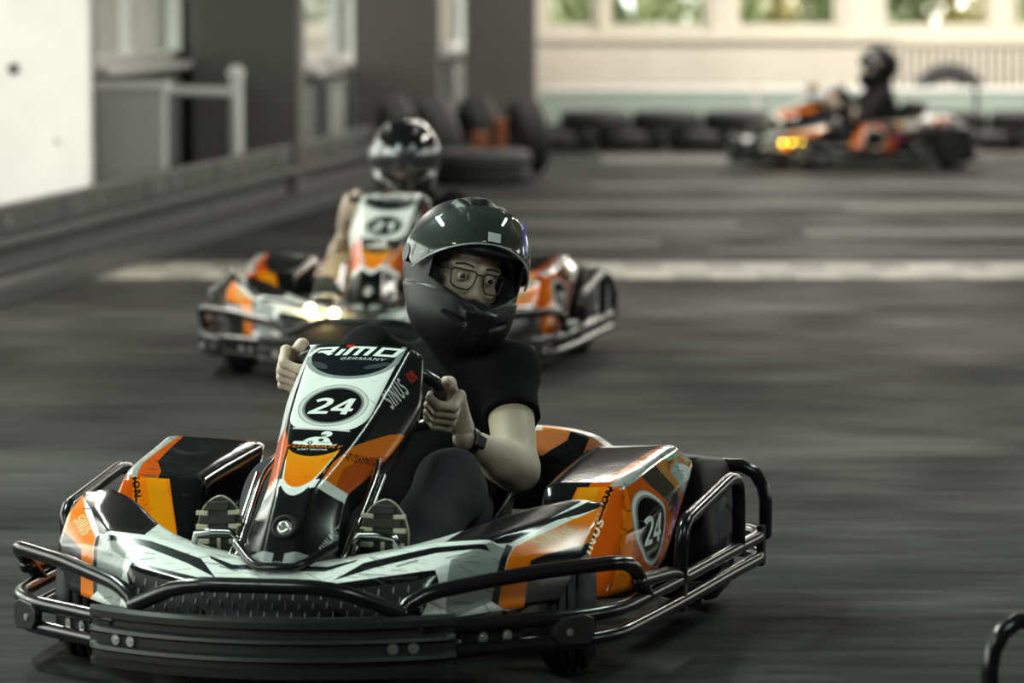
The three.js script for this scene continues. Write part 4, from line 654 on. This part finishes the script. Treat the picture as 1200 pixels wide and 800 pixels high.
function makeDriver(o) {
  const t = thing('person', o.label, 'person'), fold = (f, a) => (x, y, z) => a * (Math.sin(x * f + 2.1 * Math.sin(y * f * 0.7)) * Math.sin(z * f * 0.9 + x * 9) + 0.6 * Math.sin(y * f * 1.6 + z * f));
  const { shL, shR, elL, elR, wrL, wrR, hpL, hpR, knL, knR, anL, anR, neck, pelvis, chest } = o;
  const arms = [[shL, elL, 0.06, 0.05], [elL, mixv(elL, wrL, 0.3), 0.048, 0.046], [mixv(elL, wrL, 0.3), wrL, 0.046, 0.027], [shR, elR, 0.056, 0.046], [elR, mixv(elR, wrR, 0.3), 0.042, 0.041], [mixv(elR, wrR, 0.3), wrR, 0.041, 0.026]];
  const trunk = [[pelvis, chest, 0.115, 0.125], [addv(pelvis, [0.06, 0, 0]), addv(chest, [0.07, 0, 0]), 0.1, 0.1], [addv(pelvis, [-0.06, 0, 0]), addv(chest, [-0.07, 0, 0]), 0.1, 0.1], [chest, neck, 0.12, 0.062], [mixv(chest, shL, 0.35), shL, 0.095, 0.062], [mixv(chest, shR, 0.35), shR, 0.095, 0.062], [neck, addv(o.head, [0, -0.06, 0]), 0.058, 0.055]];
  const legs = [[hpL, knL, 0.085, 0.062], [knL, anL, 0.06, 0.04], [hpR, knR, 0.085, 0.062], [knR, anR, 0.06, 0.04]];
  // the body: one surface from the neck to the ankles, with hands and head on it
  const list = [meshBones([...trunk, ...arms, ...legs], 0.03, 0.012)];
  const hands = o.hands.map((h) => handMesh(handBones(...h), o.fine ? 0.0028 : 0.006)); list.push(...hands);
  const head = headGeo(o.fine ? 0.0028 : 0.007), hm = new THREE.Matrix4().compose(V3(...o.head), new THREE.Quaternion().setFromEuler(new THREE.Euler(o.pitch, o.yaw, o.roll, 'YXZ')), V3(1, 1, 1)); const fm = hm.clone().scale(V3(1, 1, 1).multiplyScalar(o.fine ? 1.1 : 1)); head.applyMatrix4(fm); list.push(head);
  part('body', merge(list), o.skin ?? P.skin, t);
  // clothing
  const puff = (B, e) => B.map(([a, b, ra, rb]) => [a, b, ra + e, rb + e]);
  const sl = o.sleeve, sleeves = [[shL, mixv(shL, elL, sl), 0.07, 0.07], [shR, mixv(shR, elR, sl), 0.07, 0.068]];
  if (sl > 0.9) sleeves.push([elL, mixv(elL, wrL, 0.9), 0.055, 0.036], [elR, mixv(elR, wrR, 0.9), 0.055, 0.036]);
  const shirtB = [...puff(trunk.slice(0, 6), 0.014), [neck, mixv(neck, o.head, 0.42), 0.078, 0.074], ...sleeves], cut = (a, b, s) => { const n = V3(...b).sub(V3(...a)).normalize(), p = mixv(a, b, s); return (x, y, z) => (x - p[0]) * n.x + (y - p[1]) * n.y + (z - p[2]) * n.z; };
  const cL = cut(shL, elL, sl), cR = cut(shR, elR, sl), sS = bonesSDF(shirtB, 0.03), [lo, hi] = boundsOf(shirtB, 0.03), fd = fold(34, 0.0035);
  const near = (x, y, z, q) => Math.hypot(x - q[0], y - q[1], z - q[2]) < 0.13;
  const pL = mixv(shL, elL, sl), pR = mixv(shR, elR, sl);
  part(o.hooded ? 'hoodie' : 't_shirt', surfaceNets((x, y, z) => { let d = sS(x, y, z) + fd(x, y, z); if (sl < 0.9) { if (near(x, y, z, pL)) d = Math.max(d, cL(x, y, z)); if (near(x, y, z, pR)) d = Math.max(d, cR(x, y, z)); } return d; }, lo, hi, o.fine ? 0.008 : 0.014), o.hooded ? P.hood : P.shirt, t);
  const lg = [[pelvis, addv(pelvis, [0, 0.06, -0.02]), 0.13, 0.12], [pelvis, hpL, 0.12, 0.1], [pelvis, hpR, 0.12, 0.1], [hpL, mixv(hpL, knL, 0.5), 0.105, 0.094], [mixv(hpL, knL, 0.5), knL, 0.094, 0.08], [knL, mixv(knL, anL, 0.9), 0.079, 0.062], [hpR, mixv(hpR, knR, 0.5), 0.105, 0.094], [mixv(hpR, knR, 0.5), knR, 0.094, 0.08], [knR, mixv(knR, anR, 0.9), 0.079, 0.062]];
  part('trousers', meshBones(lg, 0.03, o.fine ? 0.008 : 0.014, fold(30, 0.005)), o.trousers ?? P.trousers, t);
  // shoes, soles to the front
  for (const [an, s] of [[anL, 1], [anR, -1]]) {
    const sh = new THREE.Group(); sh.name = 'shoe'; t.add(sh); sh.position.set(an[0] + s * 0.006, 0.072, an[2] + 0.10); sh.rotation.set(-0.02, 0, -s * 0.03);
    part('upper', meshBones([[[0, 0.05, -0.07], [0, 0.06, -0.025], 0.04, 0.036], [[0, 0.1, -0.085], [0, 0.2, -0.035], 0.044, 0.032], [[0, 0.2, -0.03], [0, 0.27, -0.028], 0.036, 0.026], [[-0.016, 0.24, -0.026], [0.016, 0.24, -0.026], 0.028, 0.028]], 0.03, 0.006), o.shoes ?? P.shoe, sh);
    const sp = new THREE.Shape(); sp.moveTo(-0.032, 0.012); sp.bezierCurveTo(-0.035, -0.005, 0.035, -0.005, 0.032, 0.012); sp.bezierCurveTo(0.04, 0.07, 0.034, 0.11, 0.042, 0.16); sp.bezierCurveTo(0.058, 0.22, 0.055, 0.295, 0.004, 0.312); sp.bezierCurveTo(-0.05, 0.305, -0.058, 0.22, -0.045, 0.16); sp.bezierCurveTo(-0.034, 0.11, -0.04, 0.07, -0.032, 0.012);
    const so = part('sole', new THREE.ExtrudeGeometry(sp, { depth: 0.02, bevelEnabled: true, bevelSize: 0.003, bevelThickness: 0.003, bevelSegments: 2, curveSegments: 14 }), o.fine ? P.sole : P.sole, sh);
    part('sole_edge', new THREE.TubeGeometry(new THREE.CatmullRomCurve3(sp.getPoints(8).filter((_, i) => i % 2 === 0).map((p) => V3(p.x * 1.04, (p.y - 0.15) * 1.012 + 0.15, 0.012)), true), 60, 0.0035, 6, true), o.fine ? P.tread : P.grey, sh);
    if (o.fine) {
      const lug = (x, y, w, h, r = 0) => { const m = part('tread_lug', rbox(w, h, 0.008, 0.002), P.tread, so); m.position.set(x, y, 0.025); m.rotation.z = r; }, pad = (x, y, w, h, r = 0) => { const m = part('tread_pad', rbox(w, h, 0.007, 0.003), P.sole, so); m.position.set(x, y, 0.025); m.rotation.z = r; };
      for (const [y, w] of [[0.294, 0.05], [0.264, 0.08], [0.234, 0.09]]) pad(0, y, w, 0.02); pad(0.024, 0.2, 0.036, 0.03); pad(-0.024, 0.2, 0.036, 0.03);
      lug(-0.036, 0.279, 0.028, 0.01, -0.05); lug(0.036, 0.28, 0.028, 0.01, 0.05); lug(-0.037, 0.249, 0.028, 0.011); lug(0.037, 0.25, 0.028, 0.011); lug(-0.035, 0.217, 0.028, 0.012); lug(0.035, 0.217, 0.026, 0.012); lug(0.0, 0.208, 0.009, 0.034); lug(-0.028, 0.14, 0.02, 0.01); lug(0.028, 0.14, 0.02, 0.01);
    }
  }
  // helmet
  const h = new THREE.Group(); h.name = 'helmet'; t.add(h); h.applyMatrix4(hm); h.scale.setScalar(o.fine ? 1.06 : 1);
  part('shell', o.fine ? helmetFine : helmetCoarse, o.helmet ?? P.helmet, h);
  const pad = surfaceNets((x, y, z) => { let d = 9; for (const s of [-1, 1]) d = Math.min(d, ellip(x, y, z, s * 0.092, -0.055, 0.02, 0.03, 0.07, 0.075)); d = smin(d, ellip(x, y, z, 0, -0.098, 0.115, 0.06, 0.05, 0.034), 0.02); d = Math.min(d, Math.max(ellip(x, y, z, 0, 0.02, -0.012, 0.115, 0.127, 0.139), -ellip(x, y, z, 0, 0.012, -0.012, 0.083, 0.105, 0.112), z > 0.02 ? 0.048 - y + Math.max(0, Math.abs(x) - 0.066) * -1.2 : -1)); return d; }, [-0.13, -0.17, -0.16], [0.13, 0.16, 0.16], o.fine ? 0.005 : 0.009);
  part('lining', pad, P.lining, h);
  const vis = part('visor', visorBase, o.visorMat ?? P.visor, h); vis.position.set(0, 0.008, 0.004); vis.rotation.x = o.visorUp;
  { const pts = []; for (let i = 0; i <= 44; i++) { const az = (i / 44 * 2 - 1) * 1.42, w = Math.pow(Math.cos(az * 0.82), 0.5), el = -0.40 * (0.42 + 0.58 * w); pts.push(V3(0.147 * Math.sin(az) * Math.cos(el), 0.012 + 0.165 * Math.sin(el), -0.012 + 0.182 * Math.cos(az) * Math.cos(el))); } part('visor_edge', new THREE.TubeGeometry(new THREE.CatmullRomCurve3(pts), 80, 0.0022, 6), o.fine ? P.clearEdge : P.grey, vis); }
  for (const s of [-1, 1]) part('visor_pivot', new THREE.CylinderGeometry(0.02, 0.022, 0.014, 20).rotateZ(Math.PI / 2).translate(s * 0.139, 0.018, -0.0), o.helmet ?? P.helmet, h);
  if (o.fine) {
    const el = [-0.30, -0.29], stick = (az, e, w, hh, mat) => { const n = part('visor_sticker', rbox(w, hh, 0.0012, 0.0005), mat, vis); const rx = 0.149, ry = 0.167, rz = 0.184; n.position.set(rx * Math.sin(az) * Math.cos(e), 0.012 + ry * Math.sin(e), -0.012 + rz * Math.cos(az) * Math.cos(e)); n.rotation.set(-e, az, 0, 'YXZ'); };
    stick(-0.02, -0.30, 0.03, 0.022, P.sticker); stick(0.62, -0.06, 0.009, 0.09, P.blue);
    // face details
    for (const s of [-1, 1]) { const e = part('eye', new THREE.SphereGeometry(0.0125, 20, 14), P.eyeWhite, t); const q = V3(s * 0.0325, -0.001, 0.0785).applyMatrix4(fm); e.position.copy(q); e.scale.setScalar(1.08); const ir = part('iris', new THREE.SphereGeometry(0.0072, 16, 12), P.iris, e); const dir = V3(-0.10, -0.02, 1).normalize().applyQuaternion(new THREE.Quaternion().setFromRotationMatrix(hm)); ir.position.copy(dir.multiplyScalar(0.0075));
      const up = part('eyelid', new THREE.SphereGeometry(0.0135, 20, 10, 0, Math.PI * 2, 0, Math.PI * 0.40), o.skin ?? P.skin, e); up.quaternion.setFromRotationMatrix(hm); up.rotateX(0.36); const dn = part('eyelid', new THREE.SphereGeometry(0.0132, 20, 10, 0, Math.PI * 2, Math.PI * 0.62, Math.PI * 0.38), o.skin ?? P.skin, e); dn.quaternion.setFromRotationMatrix(hm);
      const b = part('eyebrow', tube([[s * 0.016, 0.022, 0.0925], [s * 0.034, 0.0265, 0.088], [s * 0.05, 0.021, 0.076]], 0.0024, 0.01, 6, 60), P.brow, t); b.applyMatrix4(fm); }
    const gl = new THREE.Group(); gl.name = 'glasses'; t.add(gl); gl.applyMatrix4(fm);
    const rimPts = (s) => [[0.0085, 0.009], [0.013, 0.0165], [0.055, 0.0165], [0.061, 0.010], [0.057, -0.016], [0.046, -0.024], [0.022, -0.024], [0.012, -0.012]].map(([x, y]) => V3(s * x, y - 0.004, 0.1055 - 5.0 * x * x));
    for (const s of [-1, 1]) { const pts = rimPts(s), cr = new THREE.CatmullRomCurve3(pts, true, 'catmullrom', 0.25); part('rim', new THREE.TubeGeometry(cr, 60, 0.0019, 6, true), P.frame, gl);
      const ls = new THREE.ShapeGeometry(new THREE.Shape(cr.getPoints(30).map((p) => new THREE.Vector2(p.x, p.y)))); const lp = ls.attributes.position; for (let i = 0; i < lp.count; i++) lp.setZ(i, 0.1055 - 5.0 * lp.getX(i) ** 2); ls.computeVertexNormals(); part('lens', ls, P.lens, gl);
      part('temple', tube([[s * 0.061, 0.007, 0.087], [s * 0.077, 0.006, 0.07], [s * 0.08, 0.004, -0.02]], 0.002, 0.01, 6, 60), P.frame, gl); }
    part('bridge', tube([[-0.009, 0.006, 0.1055], [0, 0.009, 0.107], [0.009, 0.006, 0.1055]], 0.002, 0.004, 6, 100), P.frame, gl);
    // watch on the left wrist
    const wdir = V3(...wrL).sub(V3(...elL)).normalize(), wp = mixv(elL, wrL, 0.93), w = new THREE.Group(); w.name = 'wristwatch'; t.add(w); w.position.set(...wp); w.quaternion.setFromUnitVectors(V3(0, 1, 0), wdir);
    part('band', new THREE.LatheGeometry([[0.0315, -0.012], [0.034, -0.011], [0.034, 0.011], [0.0305, 0.012], [0.0305, -0.012]].map((p) => new THREE.Vector2(...p)), 32), P.watch, w);
    const face = part('watch_case', rbox(0.03, 0.036, 0.011, 0.004), P.watch, w); const fdv = V3(0.1, 0.35, 0.93).normalize().applyQuaternion(w.quaternion.clone().invert()); fdv.y = 0; fdv.normalize(); face.position.copy(fdv.clone().multiplyScalar(0.036)); face.quaternion.setFromUnitVectors(V3(0, 0, 1), fdv); part('watch_screen', rbox(0.024, 0.03, 0.002, 0.0008, 0, 0, 0.006), P.screen, face);
  }
  return t;
}
// hands on the wheel, turned a little to the left
function gripOn(s, turn, wrist) {
  const a = s > 0 ? -turn : Math.PI - turn, X = V3(1, 0, 0), fr = X.clone().cross(wheelW), rad = X.clone().multiplyScalar(Math.cos(a)).addScaledVector(wheelW, Math.sin(a)), tan = X.clone().multiplyScalar(-Math.sin(a)).addScaledVector(wheelW, Math.cos(a)).multiplyScalar(s);
  const c = wheelC.clone().addScaledVector(rad, 0.166); return [[c.x, c.y, c.z], tan, rad, fr, wrist, s];
}

// ------------------------------------------------------------------ the karts and their drivers
const kart24 = placeKart(makeKart('go_kart', 'orange, white and black go-kart with number 24, driven by the person with glasses', null, '24', []), -0.317, -9.937, -13.01, 0.334);
{
  const wrL = [0.205, 0.455, -0.04], wrR = [-0.19, 0.585, -0.06];
  const p = makeDriver({ label: 'person in black T-shirt with raised helmet visor and glasses, steering the number 24 kart', fine: true, head: [0.107, 0.808, -0.45], yaw: 0.58, pitch: 0.08, roll: -0.23, visorUp: -0.80,
    pelvis: [0.02, 0.165, -0.36], chest: [0.045, 0.47, -0.47], neck: [0.085, 0.655, -0.475], shL: [0.215, 0.575, -0.43], shR: [-0.115, 0.60, -0.42], elL: [0.285, 0.362, -0.235], elR: [-0.22, 0.46, -0.27], wrL, wrR,
    hpL: [0.105, 0.16, -0.31], hpR: [-0.085, 0.16, -0.31], knL: [0.20, 0.355, 0.08], knR: [-0.2, 0.33, 0.08], anL: [0.17, 0.17, 0.49], anR: [-0.172, 0.17, 0.49], sleeve: 0.48, hands: [gripOn(1, 0.30, wrL), gripOn(-1, 0.30, wrR)] });
  placeKart(p, -0.317, -9.937, -13.01, 0.334);
}
const kart21 = placeKart(makeKart('go_kart', 'orange and white go-kart with number 21 and two glowing warm headlamps', null, '21', [[-0.115, 0.262, 0.836, K.lensWarm], [-0.21, 0.276, 0.806, K.lensWarm]]), -0.45, -17.05, -7);
{
  const wrL = [0.225, 0.50, -0.05], wrR = [-0.225, 0.50, -0.05];
  const p = makeDriver({ label: 'person in black T-shirt and glossy black helmet, driving the number 21 kart', head: [-0.03, 0.79, -0.42], yaw: 0.02, pitch: 0.22, roll: 0, visorUp: -0.22, helmet: P.gloss, visorMat: P.mirrorVisor, trousers: P.tan, shoes: P.shoeWhite,
    pelvis: [0, 0.165, -0.38], chest: [0, 0.46, -0.48], neck: [0, 0.64, -0.48], shL: [0.165, 0.585, -0.45], shR: [-0.165, 0.585, -0.45], elL: [0.27, 0.40, -0.25], elR: [-0.27, 0.40, -0.25], wrL, wrR,
    hpL: [0.1, 0.16, -0.32], hpR: [-0.1, 0.16, -0.32], knL: [0.2, 0.35, 0.07], knR: [-0.2, 0.35, 0.07], anL: [0.17, 0.17, 0.48], anR: [-0.17, 0.17, 0.48], sleeve: 0.5, hands: [gripOn(1, 0.3, wrL), gripOn(-1, 0.3, wrR)] });
  placeKart(p, -0.45, -17.05, -7);
}
const kartFar = placeKart(makeKart('go_kart', 'orange go-kart with yellow headlamps turning in front of the back windows', null, '', [[0.47, 0.23, 0.66, K.lensYellow], [0.515, 0.235, 0.595, K.lensYellow], [0.56, 0.24, 0.53, K.lensYellow]]), 2.72, -35.2, -80);
{
  const wrL = [0.225, 0.50, -0.05], wrR = [-0.225, 0.50, -0.05];
  const p = makeDriver({ label: 'person in black hooded top and black helmet driving the kart by the back windows', head: [0.0, 0.80, -0.45], yaw: 0.15, pitch: 0.05, roll: 0, visorUp: -0.6, hooded: true, visorMat: P.gloss, helmet: P.dull,
    pelvis: [0, 0.165, -0.38], chest: [0, 0.46, -0.48], neck: [0, 0.65, -0.48], shL: [0.165, 0.59, -0.45], shR: [-0.165, 0.59, -0.45], elL: [0.27, 0.40, -0.25], elR: [-0.27, 0.40, -0.25], wrL, wrR,
    hpL: [0.1, 0.16, -0.32], hpR: [-0.1, 0.16, -0.32], knL: [0.2, 0.35, 0.07], knR: [-0.2, 0.35, 0.07], anL: [0.17, 0.17, 0.48], anR: [-0.17, 0.17, 0.48], sleeve: 0.98, hands: [gripOn(1, 0.3, wrL), gripOn(-1, 0.3, wrR)] });
  placeKart(p, 2.52, -35.165, -80);
}
const kartEdge = placeKart(makeKart('go_kart', 'kart of which only a black tube corner of the rear bumper shows', null, '', []), 2.0, -7.78, 37);
kartEdge.children.filter((c) => c.name === 'wheel_cover').forEach((c) => kartEdge.remove(c));
// the light of the glowing headlamps
for (const [k, x, y, z, c, i] of [[kart21, -0.16, 0.26, 0.87, rgb(1, 0.72, 0.28), 0.03], [kartFar, 0.56, 0.24, 0.64, rgb(1, 0.68, 0.07), 0.03]]) { k.updateMatrixWorld(true); const l = new THREE.PointLight(c, i); l.position.copy(V3(x, y, z).applyMatrix4(k.matrixWorld)); l.name = 'headlamp_light'; l.castShadow = true; scene.add(l); }
renderer.render(scene, camera);
